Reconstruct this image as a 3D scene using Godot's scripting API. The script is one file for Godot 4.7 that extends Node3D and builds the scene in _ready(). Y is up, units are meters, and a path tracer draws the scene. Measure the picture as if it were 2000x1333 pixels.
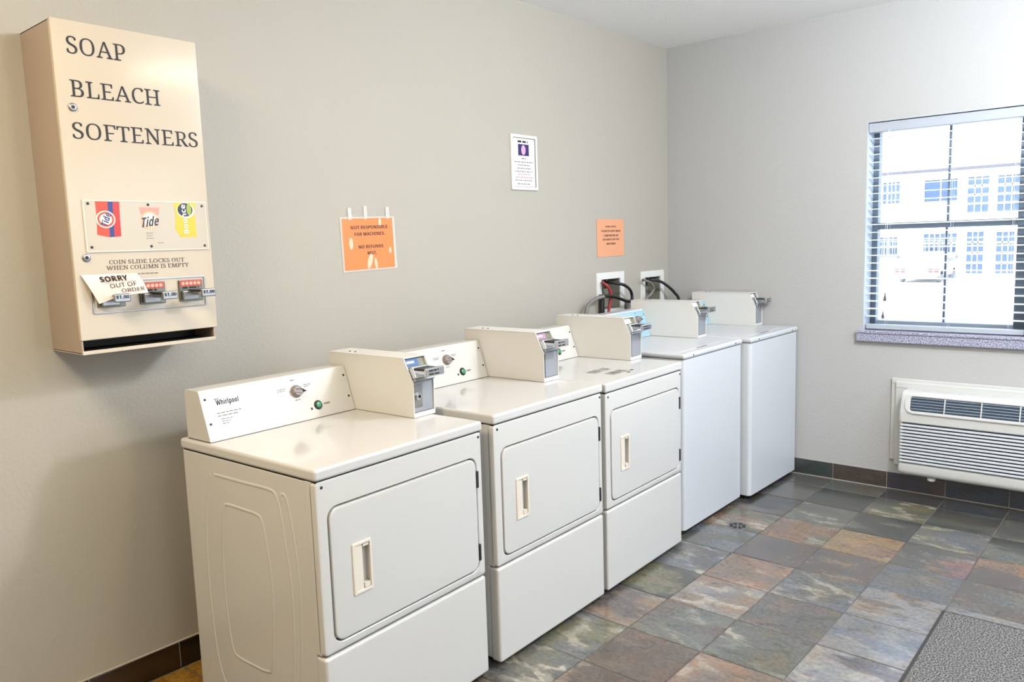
extends Node3D
# A laundry room of a motel: three coin dryers and two coin washers along the left wall,
# a soap vending machine, a window with blinds and a wall air conditioner on the back wall.
# x runs from the left wall into the room, z from the back wall towards the camera, y up, metres.

const CEIL := 2.765
const ROOM_X := 4.6
const ROOM_Z := 6.4
const TX := 0.3095
const TZ := 0.3077
const OX := 1.1495
const OZ := 1.1330

var taken := {}
var M := {}
var atlas_mat: StandardMaterial3D
var atlas_cells := 0
var rng := RandomNumberGenerator.new()

# ------------------------------------------------------------------ mesh builder
class MB:
	var v := PackedVector3Array()
	var n := PackedVector3Array()
	var t := PackedVector2Array()
	var X := Transform3D()

	func tri(a: Vector3, b: Vector3, c: Vector3, na := Vector3.ZERO, nb := Vector3.ZERO, nc := Vector3.ZERO, ua := Vector2.ZERO, ub := Vector2.ZERO, uc := Vector2.ZERO) -> void:
		v.append(X * a); v.append(X * b); v.append(X * c)
		n.append(X.basis * na); n.append(X.basis * nb); n.append(X.basis * nc)
		t.append(ua); t.append(ub); t.append(uc)

	func quad(a: Vector3, b: Vector3, c: Vector3, d: Vector3) -> void:
		tri(a, b, c); tri(a, c, d)

	func quad_uv(a: Vector3, b: Vector3, c: Vector3, d: Vector3, ua: Vector2, ub: Vector2, uc: Vector2, ud: Vector2) -> void:
		tri(a, b, c, Vector3.ZERO, Vector3.ZERO, Vector3.ZERO, ua, ub, uc)
		tri(a, c, d, Vector3.ZERO, Vector3.ZERO, Vector3.ZERO, ua, uc, ud)

	func box(c: Vector3, s: Vector3) -> void:
		var h := s / 2.0
		var p: Array[Vector3] = []
		for k in 8:
			p.append(c + Vector3(h.x if k & 1 else -h.x, h.y if k & 2 else -h.y, h.z if k & 4 else -h.z))
		quad(p[4], p[5], p[7], p[6]); quad(p[1], p[0], p[2], p[3])
		quad(p[5], p[1], p[3], p[7]); quad(p[0], p[4], p[6], p[2])
		quad(p[6], p[7], p[3], p[2]); quad(p[0], p[1], p[5], p[4])

	func span(a: Vector3, b: Vector3) -> void:
		box((a + b) / 2.0, (b - a).abs())

	# box whose edges are rounded with radius r
	func rbox(c: Vector3, s: Vector3, r: float) -> void:
		var h := s / 2.0
		r = minf(r, minf(h.x, minf(h.y, h.z)) * 0.98)
		for axis in 3:
			for sgn: float in [-1.0, 1.0]:
				var a1 := (axis + 1) % 3
				var a2 := (axis + 2) % 3
				var g1: Array[float] = [-h[a1], -h[a1] + r * 0.42, -h[a1] + r, h[a1] - r, h[a1] - r * 0.42, h[a1]]
				var g2: Array[float] = [-h[a2], -h[a2] + r * 0.42, -h[a2] + r, h[a2] - r, h[a2] - r * 0.42, h[a2]]
				var pts: Array[Vector3] = []
				var nrm: Array[Vector3] = []
				for i in 6:
					for j in 6:
						var p := Vector3()
						p[axis] = sgn * h[axis]; p[a1] = g1[i]; p[a2] = g2[j]
						var q := Vector3(clampf(p.x, -h.x + r, h.x - r), clampf(p.y, -h.y + r, h.y - r), clampf(p.z, -h.z + r, h.z - r))
						var d := (p - q).normalized()
						pts.append(c + q + d * r); nrm.append(d)
				for i in 5:
					for j in 5:
						var k0 := i * 6 + j
						var k1 := k0 + 6
						var k2 := k0 + 7
						var k3 := k0 + 1
						if sgn > 0:
							tri(pts[k0], pts[k1], pts[k2], nrm[k0], nrm[k1], nrm[k2]); tri(pts[k0], pts[k2], pts[k3], nrm[k0], nrm[k2], nrm[k3])
						else:
							tri(pts[k0], pts[k2], pts[k1], nrm[k0], nrm[k2], nrm[k1]); tri(pts[k0], pts[k3], pts[k2], nrm[k0], nrm[k3], nrm[k2])

	func rspan(a: Vector3, b: Vector3, r: float) -> void:
		rbox((a + b) / 2.0, (b - a).abs(), r)

	# polygon (counter-clockwise in x, y) pushed from z0 to z1; the edges at z1 (and z0) may be bevelled
	func extrude(poly: PackedVector2Array, z0: float, z1: float, bev := 0.0, back_bev := 0.0) -> void:
		var layers := []
		if back_bev > 0.0:
			layers.append([MB.inset(poly, back_bev), z0]); layers.append([MB.inset(poly, back_bev * 0.3), z0 + back_bev * 0.3]); layers.append([poly, z0 + back_bev])
		else:
			layers.append([poly, z0])
		if bev > 0.0:
			layers.append([poly, z1 - bev]); layers.append([MB.inset(poly, bev * 0.3), z1 - bev * 0.3]); layers.append([MB.inset(poly, bev), z1])
		else:
			layers.append([poly, z1])
		var m := poly.size()
		for k in layers.size() - 1:
			var p0: PackedVector2Array = layers[k][0]
			var p1: PackedVector2Array = layers[k + 1][0]
			var a0: float = layers[k][1]
			var a1: float = layers[k + 1][1]
			for i in m:
				var j := (i + 1) % m
				quad(Vector3(p0[i].x, p0[i].y, a0), Vector3(p0[j].x, p0[j].y, a0), Vector3(p1[j].x, p1[j].y, a1), Vector3(p1[i].x, p1[i].y, a1))
		cap(layers[0][0], layers[0][1], false)
		cap(layers[-1][0], layers[-1][1], true)

	func cap(poly: PackedVector2Array, z: float, front: bool) -> void:
		var ix := Geometry2D.triangulate_polygon(poly)
		for k in range(0, ix.size(), 3):
			var a := poly[ix[k]]
			var b := poly[ix[k + 1]]
			var c := poly[ix[k + 2]]
			if ((b - a).cross(c - a) > 0) != front:
				var s := b; b = c; c = s
			tri(Vector3(a.x, a.y, z), Vector3(b.x, b.y, z), Vector3(c.x, c.y, z))

	# plate with a hole; both outlines have the same number of points, front edge rounded
	func ring(outer: PackedVector2Array, inner: PackedVector2Array, z0: float, z1: float, bev := 0.0, inner_bev := 0.0) -> void:
		var m := outer.size()
		var o1 := MB.inset(outer, bev) if bev > 0 else outer
		var o2 := MB.inset(outer, bev * 0.3) if bev > 0 else outer
		var i1 := MB.inset(inner, -inner_bev) if inner_bev > 0 else inner
		for i in m:
			var j := (i + 1) % m
			var zb := z1 - bev
			var zi := z1 - inner_bev
			quad(p3(outer[i], z0), p3(outer[j], z0), p3(outer[j], zb), p3(outer[i], zb))
			if bev > 0:
				quad(p3(outer[i], zb), p3(outer[j], zb), p3(o2[j], z1 - bev * 0.3), p3(o2[i], z1 - bev * 0.3))
				quad(p3(o2[i], z1 - bev * 0.3), p3(o2[j], z1 - bev * 0.3), p3(o1[j], z1), p3(o1[i], z1))
			quad(p3(o1[i], z1), p3(o1[j], z1), p3(i1[j], z1), p3(i1[i], z1))
			if inner_bev > 0:
				quad(p3(i1[i], z1), p3(i1[j], z1), p3(inner[j], zi), p3(inner[i], zi))
			quad(p3(inner[i], zi), p3(inner[j], zi), p3(inner[j], z0), p3(inner[i], z0))
			quad(p3(inner[i], z0), p3(inner[j], z0), p3(outer[j], z0), p3(outer[i], z0))

	func p3(p: Vector2, z: float) -> Vector3:
		return Vector3(p.x, p.y, z)

	# profile of (radius, height) turned round the y axis
	func lathe(profile: PackedVector2Array, seg := 20) -> void:
		for k in profile.size() - 1:
			var a := profile[k]
			var b := profile[k + 1]
			for i in seg:
				var t0 := TAU * i / seg
				var t1 := TAU * (i + 1) / seg
				var d0 := Vector3(cos(t0), 0, -sin(t0))
				var d1 := Vector3(cos(t1), 0, -sin(t1))
				var A := d0 * a.x + Vector3.UP * a.y
				var B := d1 * a.x + Vector3.UP * a.y
				var C := d1 * b.x + Vector3.UP * b.y
				var D := d0 * b.x + Vector3.UP * b.y
				if a.x > 1e-6: tri(A, B, C)
				if b.x > 1e-6: tri(A, C, D)
				elif a.x > 1e-6: pass

	func tube(pts: PackedVector3Array, r: float, seg := 8, flat := 1.0) -> void:
		var path := pts
		var rings := []
		var up := Vector3(0.123, 0.95, 0.21).normalized()
		for i in path.size():
			var d := (path[mini(i + 1, path.size() - 1)] - path[maxi(i - 1, 0)]).normalized()
			var s := d.cross(up).normalized()
			if i > 0:
				var ps: Vector3 = rings[i - 1][1]
				s = (ps - d * ps.dot(d)).normalized()
			var u := s.cross(d)
			var rg := PackedVector3Array()
			for k in seg:
				var a := TAU * k / seg
				rg.append(path[i] + s * cos(a) * r + u * sin(a) * r * flat)
			rings.append([rg, s])
		for i in rings.size() - 1:
			for k in seg:
				var l := (k + 1) % seg
				quad(rings[i][0][k], rings[i + 1][0][k], rings[i + 1][0][l], rings[i][0][l])
		for k in range(1, seg - 1):
			tri(rings[0][0][0], rings[0][0][k], rings[0][0][k + 1])
			tri(rings[-1][0][0], rings[-1][0][k + 1], rings[-1][0][k])

	static func inset(poly: PackedVector2Array, d: float) -> PackedVector2Array:
		var out := PackedVector2Array()
		var m := poly.size()
		for i in m:
			var a := poly[(i + m - 1) % m]
			var b := poly[i]
			var c := poly[(i + 1) % m]
			var e0 := (b - a).normalized()
			var e1 := (c - b).normalized()
			var n0 := Vector2(-e0.y, e0.x)
			var n1 := Vector2(-e1.y, e1.x)
			var s := n0 + n1
			var q := maxf(s.dot(n0), 0.35)
			out.append(b + s / q * d)
		return out

	static func rrect(cx: float, cy: float, w: float, h: float, r: float, seg := 5) -> PackedVector2Array:
		var out := PackedVector2Array()
		for q in 4:
			var c := Vector2(cx + (w / 2 - r) * (1 if q == 0 or q == 3 else -1), cy + (h / 2 - r) * (1 if q < 2 else -1))
			for k in seg + 1:
				var a := PI / 2 * (q + float(k) / seg)
				out.append(c + Vector2(cos(a), sin(a)) * r)
		return out

	static func disc(cx: float, cy: float, r: float, seg := 20, ry := -1.0) -> PackedVector2Array:
		var out := PackedVector2Array()
		for k in seg:
			out.append(Vector2(cx + cos(TAU * k / seg) * r, cy + sin(TAU * k / seg) * (r if ry < 0 else ry)))
		return out

	func mesh(angle := 38.0) -> ArrayMesh:
		var around := {}
		var m := v.size()
		var fn := PackedVector3Array()
		for k in range(0, m, 3):
			var f := (v[k + 1] - v[k]).cross(v[k + 2] - v[k])
			fn.append(f)
			for l in 3:
				if n[k + l] == Vector3.ZERO:
					var key := Vector3i((v[k + l] * 20000.0).round())
					if not around.has(key): around[key] = PackedInt32Array()
					around[key].append(k / 3)
		var lim := cos(deg_to_rad(angle))
		var V := PackedVector3Array()
		var N := PackedVector3Array()
		var U := PackedVector2Array()
		for k in range(0, m, 3):
			var f: Vector3 = fn[k / 3]
			if f.length_squared() < 1e-20: continue
			var fu := f.normalized()
			for l: int in [0, 2, 1]:
				var nn := n[k + l]
				if nn == Vector3.ZERO:
					for o in around[Vector3i((v[k + l] * 20000.0).round())]:
						if fn[o].normalized().dot(fu) > lim: nn += fn[o]
				nn = nn.normalized()
				V.append(v[k + l]); N.append(nn if nn != Vector3.ZERO else fu); U.append(t[k + l])
		var arr := []
		arr.resize(Mesh.ARRAY_MAX)
		arr[Mesh.ARRAY_VERTEX] = V; arr[Mesh.ARRAY_NORMAL] = N; arr[Mesh.ARRAY_TEX_UV] = U
		var am := ArrayMesh.new()
		am.add_surface_from_arrays(Mesh.PRIMITIVE_TRIANGLES, arr)
		return am

# ------------------------------------------------------------------ nodes
func numbered(called: String) -> String:
	if not taken.has(called):
		taken[called] = 0
		return called
	taken[called] += 1
	return "%s_%03d" % [called, taken[called]]

func tag(o: Node3D, label: String, category: String, group := "") -> Node3D:
	o.set_meta("label", label); o.set_meta("category", category)
	if group: o.set_meta("group", group)
	return o

func thing(called: String, label: String, category: String, tf := Transform3D(), group := "") -> Node3D:
	var o := Node3D.new()
	o.name = numbered(called)
	add_child(o, true)
	o.transform = tf
	tag(o, label, category, group)
	return o

func obj(called: String, st: MB, m: Material, parent: Node3D = null, angle := 38.0) -> MeshInstance3D:
	return put(called, st.mesh(angle), m, parent)

func put(called: String, mesh: Mesh, m: Material, parent: Node3D = null) -> MeshInstance3D:
	var o := MeshInstance3D.new()
	if parent == null:
		o.name = numbered(called)
		add_child(o, true)
	else:
		var nm := called
		var k := 0
		while parent.has_node(NodePath(nm)):
			k += 1
			nm = "%s_%03d" % [called, k]
		o.name = nm
		parent.add_child(o, true)
	o.mesh = mesh
	o.material_override = m
	return o

func struct(called: String, st: MB, m: Material) -> MeshInstance3D:
	var o := obj(called, st, m)
	o.set_meta("kind", "structure")
	return o

# lettering: one part; w = 0 keeps the letters' own width. Placed with its middle at tf's origin, facing +z.
func text(s: String, w: float, h: float, m: Material, parent: Node3D, tf: Transform3D, font := "Droid Sans", bold := false, called := "lettering", spacing := 1.0) -> MeshInstance3D:
	var f := SystemFont.new()
	f.font_names = PackedStringArray([font])
	f.font_weight = 700 if bold else 400
	var tm := TextMesh.new()
	tm.font = f; tm.text = s; tm.font_size = 48; tm.pixel_size = 0.01; tm.depth = 0.02; tm.curve_step = 2.0
	tm.line_spacing = (spacing - 1.0) * 48.0
	var bb := tm.get_aabb()
	var k := h / maxf(bb.size.y, 1e-4)
	var kx := w / bb.size.x if w > 0.0 else k
	var o := put(called, tm, m, parent)
	var b := Basis.from_scale(Vector3(kx, k, 0.0005 / 0.02))
	o.transform = tf * Transform3D(b, b * (-bb.get_center()) + Vector3(0, 0, 0.0004))
	return o

# rows of small dashes, for print too small to read in the photograph
func print_lines(st: MB, x: float, y: float, w: float, rows: int, pitch: float, h: float, seed_: int, centre := false) -> void:
	var g := RandomNumberGenerator.new()
	g.seed = seed_
	for r in rows:
		var len := w * g.randf_range(0.6, 1.0)
		var px := x + ((w - len) / 2 if centre else 0.0)
		var end := px + len
		while px < end:
			var wd := minf(g.randf_range(2.0, 5.0) * h, end - px)
			st.span(Vector3(px, y - r * pitch, 0), Vector3(px + wd, y - r * pitch + h, 0.0004))
			px += wd + h * 0.8

func at(p: Vector3) -> Transform3D:
	return Transform3D(Basis(), p)

# ------------------------------------------------------------------ materials
func mat(c: Color, rough := 0.5, metal := 0.0, spec := 0.5) -> StandardMaterial3D:
	var m := StandardMaterial3D.new()
	m.albedo_color = c; m.roughness = rough; m.metallic = metal; m.metallic_specular = spec
	return m

func noise_tex(size: int, freq: float, oct := 4, seed_ := 1) -> NoiseTexture2D:
	var f := FastNoiseLite.new()
	f.seed = seed_; f.frequency = freq; f.fractal_octaves = oct; f.noise_type = FastNoiseLite.TYPE_SIMPLEX_SMOOTH
	var t := NoiseTexture2D.new()
	t.width = size; t.height = size; t.seamless = true; t.noise = f
	return t

func relief(m: StandardMaterial3D, t: Texture2D, cm: float, scale: float, world := true) -> void:
	m.heightmap_enabled = true; m.heightmap_texture = t; m.heightmap_scale = cm
	m.uv1_triplanar = true; m.uv1_world_triplanar = world; m.uv1_scale = Vector3.ONE * scale

func ramp_tex(t: NoiseTexture2D, offs: PackedFloat32Array, cols: PackedColorArray) -> NoiseTexture2D:
	var g := Gradient.new()
	g.offsets = offs; g.colors = cols
	t.color_ramp = g
	return t

func materials() -> void:
	var peel := noise_tex(512, 0.05, 3, 3)
	M.wall = mat(Color(0.66, 0.638, 0.592), 0.6)
	relief(M.wall, peel, 0.06, 2.2)
	M.wall_cool = mat(Color(0.685, 0.68, 0.668), 0.6)
	relief(M.wall_cool, peel, 0.06, 2.2)
	M.ceiling = mat(Color(0.96, 0.96, 0.957), 0.8)
	relief(M.ceiling, peel, 0.08, 2.6)
	M.enamel = mat(Color(0.765, 0.755, 0.735), 0.2)
	M.enamel_door = mat(Color(0.755, 0.747, 0.73), 0.2)
	M.enamel_case = mat(Color(0.83, 0.822, 0.80), 0.3)  # coin box enamel, lightened in place of light on their sides
	M.enamel_top = mat(Color(0.76, 0.75, 0.735), 0.09)
	M.enamel_washer = mat(Color(0.77, 0.775, 0.785), 0.24)
	M.plastic_white = mat(Color(0.87, 0.86, 0.83), 0.35)
	M.plastic_ivory = mat(Color(0.83, 0.79, 0.73), 0.4)
	M.gap_dark = mat(Color(0.10, 0.10, 0.10), 0.7)
	M.dark_steel = mat(Color(0.22, 0.22, 0.22), 0.45, 0.6)
	M.steel = mat(Color(0.62, 0.62, 0.62), 0.33, 0.9)
	M.grey_steel = mat(Color(0.60, 0.61, 0.63), 0.45, 0.35)
	M.chrome = mat(Color(0.82, 0.83, 0.84), 0.12, 1.0)
	M.black = mat(Color(0.03, 0.03, 0.03), 0.5)
	M.ink = mat(Color(0.035, 0.03, 0.03), 0.6)
	M.ink_grey = mat(Color(0.45, 0.43, 0.41), 0.6)
	M.ink_brown = mat(Color(0.30, 0.22, 0.18), 0.6)
	M.knob = mat(Color(0.50, 0.46, 0.43), 0.4)
	M.knob_top = mat(Color(0.66, 0.62, 0.60), 0.35, 0.3)
	M.green_rim = mat(Color(0.03, 0.10, 0.06), 0.35)
	M.green = mat(Color(0.22, 0.50, 0.33), 0.3)
	M.sky_film = mat(Color(0.58, 0.73, 0.78), 0.25)
	M.label_blue = mat(Color(0.16, 0.33, 0.55), 0.4)
	M.label_pink = mat(Color(0.63, 0.47, 0.58), 0.4)
	M.label_white = mat(Color(0.85, 0.86, 0.88), 0.4)
	M.label_red = mat(Color(0.80, 0.20, 0.18), 0.4)
	M.olive = mat(Color(0.44, 0.44, 0.36), 0.45)
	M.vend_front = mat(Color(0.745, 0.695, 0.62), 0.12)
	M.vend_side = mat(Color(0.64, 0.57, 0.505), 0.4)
	M.vend_dark = mat(Color(0.17, 0.16, 0.12), 0.6)
	M.display = mat(Color(0.73, 0.69, 0.625), 0.12)
	M.paper = mat(Color(0.84, 0.80, 0.775), 0.8)
	M.paper_white = mat(Color(0.93, 0.93, 0.95), 0.3)
	M.paper_orange = mat(Color(0.87, 0.50, 0.26), 0.45)
	M.paper_peach = mat(Color(0.85, 0.60, 0.45), 0.7)
	M.tape = mat(Color(0.93, 0.93, 0.9, 0.45), 0.3)
	M.tape.transparency = BaseMaterial3D.TRANSPARENCY_ALPHA
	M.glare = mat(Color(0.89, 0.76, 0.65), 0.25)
	M.frame_clear = mat(Color(0.85, 0.85, 0.82), 0.25)
	M.frame_line = mat(Color(0.52, 0.52, 0.50), 0.3)
	M.purple = mat(Color(0.16, 0.12, 0.36), 0.5)
	M.pinkish = mat(Color(0.80, 0.62, 0.74), 0.5)
	M.ink_red = mat(Color(0.78, 0.50, 0.50), 0.6)
	M.tide_orange = mat(Color(0.90, 0.24, 0.10), 0.35)
	M.tide_red = mat(Color(0.72, 0.14, 0.10), 0.35)
	M.tide_blue = mat(Color(0.10, 0.20, 0.48), 0.35)
	M.tide_navy = mat(Color(0.06, 0.07, 0.20), 0.35)
	M.tide_pink = mat(Color(0.90, 0.55, 0.48), 0.35)
	M.tide_peach = mat(Color(0.95, 0.70, 0.58), 0.35)
	M.cream = mat(Color(0.96, 0.91, 0.80), 0.35)
	M.yellow = mat(Color(0.93, 0.70, 0.10), 0.35)
	M.lime = mat(Color(0.55, 0.62, 0.14), 0.35)
	M.white_print = mat(Color(0.95, 0.94, 0.92), 0.35)
	M.outlet_white = mat(Color(0.86, 0.86, 0.84), 0.4)
	M.outlet_inner = mat(Color(0.50, 0.49, 0.44), 0.6)
	M.rubber = mat(Color(0.06, 0.065, 0.07), 0.45)
	M.rubber_grey = mat(Color(0.46, 0.44, 0.43), 0.5)
	M.rubber_red = mat(Color(0.62, 0.16, 0.16), 0.4)
	M.brass = mat(Color(0.42, 0.44, 0.40), 0.35, 0.7)
	M.ac = mat(Color(0.77, 0.765, 0.745), 0.42)
	M.ac_slat = mat(Color(0.72, 0.73, 0.74), 0.42)
	M.ac_dark = mat(Color(0.20, 0.24, 0.29), 0.6)
	M.ac_louver = mat(Color(0.50, 0.57, 0.63), 0.45)
	M.window_frame = mat(Color(0.42, 0.47, 0.52), 0.4, 0.3)  # dark frame; the window glare is put into this paler blue grey
	M.reveal = mat(Color(0.74, 0.77, 0.80), 0.6)
	M.blind = mat(Color(0.90, 0.91, 0.92), 0.45)
	M.blind.backlight_enabled = true
	M.blind.backlight = Color(0.35, 0.36, 0.38)
	M.valance = mat(Color(0.66, 0.68, 0.71), 0.45)
	M.tassel = mat(Color(0.35, 0.33, 0.30), 0.6)
	M.glass = mat(Color(0.95, 0.98, 1.0, 0.06), 0.03)
	M.glass.transparency = BaseMaterial3D.TRANSPARENCY_ALPHA
	M.grout = mat(Color(0.34, 0.325, 0.305), 0.85)
	M.caulk = mat(Color(0.66, 0.63, 0.58), 0.7)
	M.granite = mat(Color(1, 1, 1), 0.3)
	M.granite.albedo_texture = ramp_tex(noise_tex(512, 0.16, 3, 9), PackedFloat32Array([0.2, 0.42, 0.55, 0.75]), PackedColorArray([Color(0.36, 0.37, 0.43), Color(0.53, 0.53, 0.60), Color(0.62, 0.62, 0.69), Color(0.75, 0.75, 0.81)]))
	M.granite.uv1_triplanar = true; M.granite.uv1_world_triplanar = true; M.granite.uv1_scale = Vector3.ONE * 1.3
	M.mat_pile = mat(Color(1, 1, 1), 0.95)
	M.mat_pile.albedo_texture = ramp_tex(noise_tex(512, 0.22, 2, 21), PackedFloat32Array([0.25, 0.45, 0.58, 0.75]), PackedColorArray([Color(0.16, 0.16, 0.155), Color(0.31, 0.305, 0.30), Color(0.42, 0.41, 0.40), Color(0.56, 0.55, 0.54)]))
	relief(M.mat_pile, noise_tex(512, 0.22, 2, 21), 0.5, 1.15)
	M.mat_edge = mat(Color(0.17, 0.17, 0.16), 0.8)
	M.stucco = mat(Color(0.88, 0.87, 0.85), 0.9)
	M.asphalt = mat(Color(0.80, 0.80, 0.79), 0.95)
	M.far_pane = mat(Color(0.20, 0.31, 0.45), 0.6)
	M.far_pane_deep = mat(Color(0.10, 0.24, 0.40), 0.6)
	M.far_frame = mat(Color(0.78, 0.80, 0.82), 0.7)
	M.far_rail = mat(Color(0.46, 0.48, 0.50), 0.7)
	M.far_line = mat(Color(0.30, 0.30, 0.34), 0.8)
	M.car = mat(Color(0.88, 0.88, 0.88), 0.3)
	M.car_glass = mat(Color(0.45, 0.5, 0.55), 0.3)
	M.car_lamp = mat(Color(0.62, 0.10, 0.16), 0.4)
	M.tyre = mat(Color(0.5, 0.5, 0.5), 0.8)  # tyres paled: outdoor overexposure is put into their colour

# ------------------------------------------------------------------ slate tiles
# each look: base colour, second colour, vein colour, share of the second colour, strength of the veins
func slate_looks() -> Dictionary:
	var grey := Color(0.43, 0.42, 0.40)
	var mauve := Color(0.44, 0.395, 0.385)
	var slate := Color(0.30, 0.31, 0.30)
	var green := Color(0.43, 0.44, 0.39)
	var olive := Color(0.46, 0.45, 0.33)
	var tan := Color(0.56, 0.47, 0.39)
	var brown := Color(0.43, 0.35, 0.29)
	var rust := Color(0.60, 0.45, 0.34)
	var ochre := Color(0.66, 0.52, 0.34)
	var cream := Color(0.76, 0.73, 0.64)
	var pale := Color(0.56, 0.55, 0.55)
	var blue := Color(0.44, 0.46, 0.49)
	return {
		Vector2i(-1, 6): [brown, tan, cream, 0.4, 0.3], Vector2i(-1, 5): [grey, green, cream, 0.5, 0.9], Vector2i(-1, 4): [blue, olive, cream, 0.55, 0.7],
		Vector2i(-1, 3): [mauve, tan, cream, 0.45, 0.35], Vector2i(-1, 2): [slate, olive, tan, 0.5, 0.4], Vector2i(-1, 1): [grey, blue, cream, 0.5, 0.9],
		Vector2i(-1, 0): [green, blue, pale, 0.5, 0.4], Vector2i(-1, -1): [olive, rust, cream, 0.5, 0.8], Vector2i(-1, -2): [slate, mauve, grey, 0.5, 0.2],
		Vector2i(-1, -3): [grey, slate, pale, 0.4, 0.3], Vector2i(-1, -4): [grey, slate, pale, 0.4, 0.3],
		Vector2i(0, 6): [brown, tan, tan, 0.3, 0.4], Vector2i(0, 5): [brown, tan, tan, 0.4, 0.4], Vector2i(0, 4): [brown, Color(0.46, 0.37, 0.30), tan, 0.4, 0.25],
		Vector2i(0, 3): [mauve, green, cream, 0.55, 0.35], Vector2i(0, 2): [pale, tan, cream, 0.45, 0.8], Vector2i(0, 1): [tan, rust, cream, 0.5, 0.45],
		Vector2i(0, 0): [mauve, Color(0.41, 0.36, 0.35), olive, 0.4, 0.45], Vector2i(0, -1): [rust, green, cream, 0.45, 0.5], Vector2i(0, -2): [grey, green, cream, 0.5, 0.6],
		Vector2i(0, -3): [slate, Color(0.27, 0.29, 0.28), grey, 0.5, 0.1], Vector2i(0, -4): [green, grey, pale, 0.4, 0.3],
		Vector2i(1, 5): [tan, brown, cream, 0.4, 0.4], Vector2i(1, 4): [tan, rust, cream, 0.5, 0.5], Vector2i(1, 3): [green, grey, cream, 0.5, 0.85],
		Vector2i(1, 2): [grey, mauve, pale, 0.5, 0.35], Vector2i(1, 1): [blue, grey, cream, 0.5, 0.6], Vector2i(1, 0): [mauve, tan, tan, 0.4, 0.35],
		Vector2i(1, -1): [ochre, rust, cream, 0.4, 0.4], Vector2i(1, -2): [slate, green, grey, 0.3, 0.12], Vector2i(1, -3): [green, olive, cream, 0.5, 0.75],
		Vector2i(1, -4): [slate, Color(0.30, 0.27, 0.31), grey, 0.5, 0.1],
		Vector2i(2, 4): [pale, mauve, cream, 0.35, 0.3], Vector2i(2, 3): [mauve, pale, cream, 0.5, 0.3], Vector2i(2, 2): [pale, blue, cream, 0.5, 0.4],
		Vector2i(2, 1): [pale, mauve, cream, 0.4, 0.4], Vector2i(2, 0): [blue, grey, pale, 0.5, 0.4], Vector2i(2, -1): [grey, Color(0.58, 0.42, 0.42), cream, 0.45, 0.6],
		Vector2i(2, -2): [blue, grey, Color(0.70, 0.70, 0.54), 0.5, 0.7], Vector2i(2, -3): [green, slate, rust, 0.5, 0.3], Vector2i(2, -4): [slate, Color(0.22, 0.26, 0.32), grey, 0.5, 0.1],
		Vector2i(3, 2): [pale, grey, cream, 0.4, 0.3], Vector2i(3, 1): [pale, mauve, cream, 0.4, 0.3], Vector2i(3, 0): [mauve, grey, tan, 0.5, 0.35],
		Vector2i(3, -1): [mauve, rust, tan, 0.45, 0.3], Vector2i(3, -2): [slate, green, pale, 0.5, 0.4], Vector2i(3, -3): [grey, olive, pale, 0.4, 0.3],
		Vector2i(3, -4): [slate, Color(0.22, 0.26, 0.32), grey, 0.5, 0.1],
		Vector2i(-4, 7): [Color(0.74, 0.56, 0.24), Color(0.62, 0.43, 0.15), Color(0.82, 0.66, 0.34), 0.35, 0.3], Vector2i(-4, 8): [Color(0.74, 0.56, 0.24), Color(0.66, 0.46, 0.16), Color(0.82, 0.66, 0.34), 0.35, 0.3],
		Vector2i(90, 0): [Color(0.27, 0.30, 0.30), Color(0.22, 0.28, 0.27), grey, 0.4, 0.1], Vector2i(90, 1): [Color(0.33, 0.29, 0.27), Color(0.29, 0.26, 0.24), tan, 0.4, 0.15],
		Vector2i(90, 2): [Color(0.31, 0.28, 0.29), Color(0.26, 0.25, 0.31), grey, 0.5, 0.1], Vector2i(90, 3): [Color(0.20, 0.26, 0.34), Color(0.17, 0.22, 0.30), grey, 0.5, 0.05],
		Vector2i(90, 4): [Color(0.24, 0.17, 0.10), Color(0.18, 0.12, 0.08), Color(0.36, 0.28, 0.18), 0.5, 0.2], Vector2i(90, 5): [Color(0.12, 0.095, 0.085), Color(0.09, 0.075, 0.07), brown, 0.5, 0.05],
	}

var cell_of := {}
const CELL := 192
const CELL_COLS := 8

func noise_bytes(w: int, h: int, sx: int, freq: float, seed_: int, warp: float, ridged: bool, oct: int) -> PackedByteArray:
	var f := FastNoiseLite.new()
	f.seed = seed_; f.frequency = freq; f.noise_type = FastNoiseLite.TYPE_SIMPLEX_SMOOTH
	f.fractal_type = FastNoiseLite.FRACTAL_RIDGED if ridged else FastNoiseLite.FRACTAL_FBM
	f.fractal_octaves = oct
	if warp > 0.0:
		f.domain_warp_enabled = true; f.domain_warp_amplitude = warp; f.domain_warp_frequency = freq * 0.9
	var im := f.get_image(w / sx, h, false, false, true)
	im.convert(Image.FORMAT_L8)
	if sx > 1: im.resize(w, h, Image.INTERPOLATE_CUBIC)
	return im.get_data()

func muted(c: Color) -> Color:
	var l := 0.3 * c.r + 0.59 * c.g + 0.11 * c.b
	return c.lerp(Color(l, l, l), 0.35)

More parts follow.
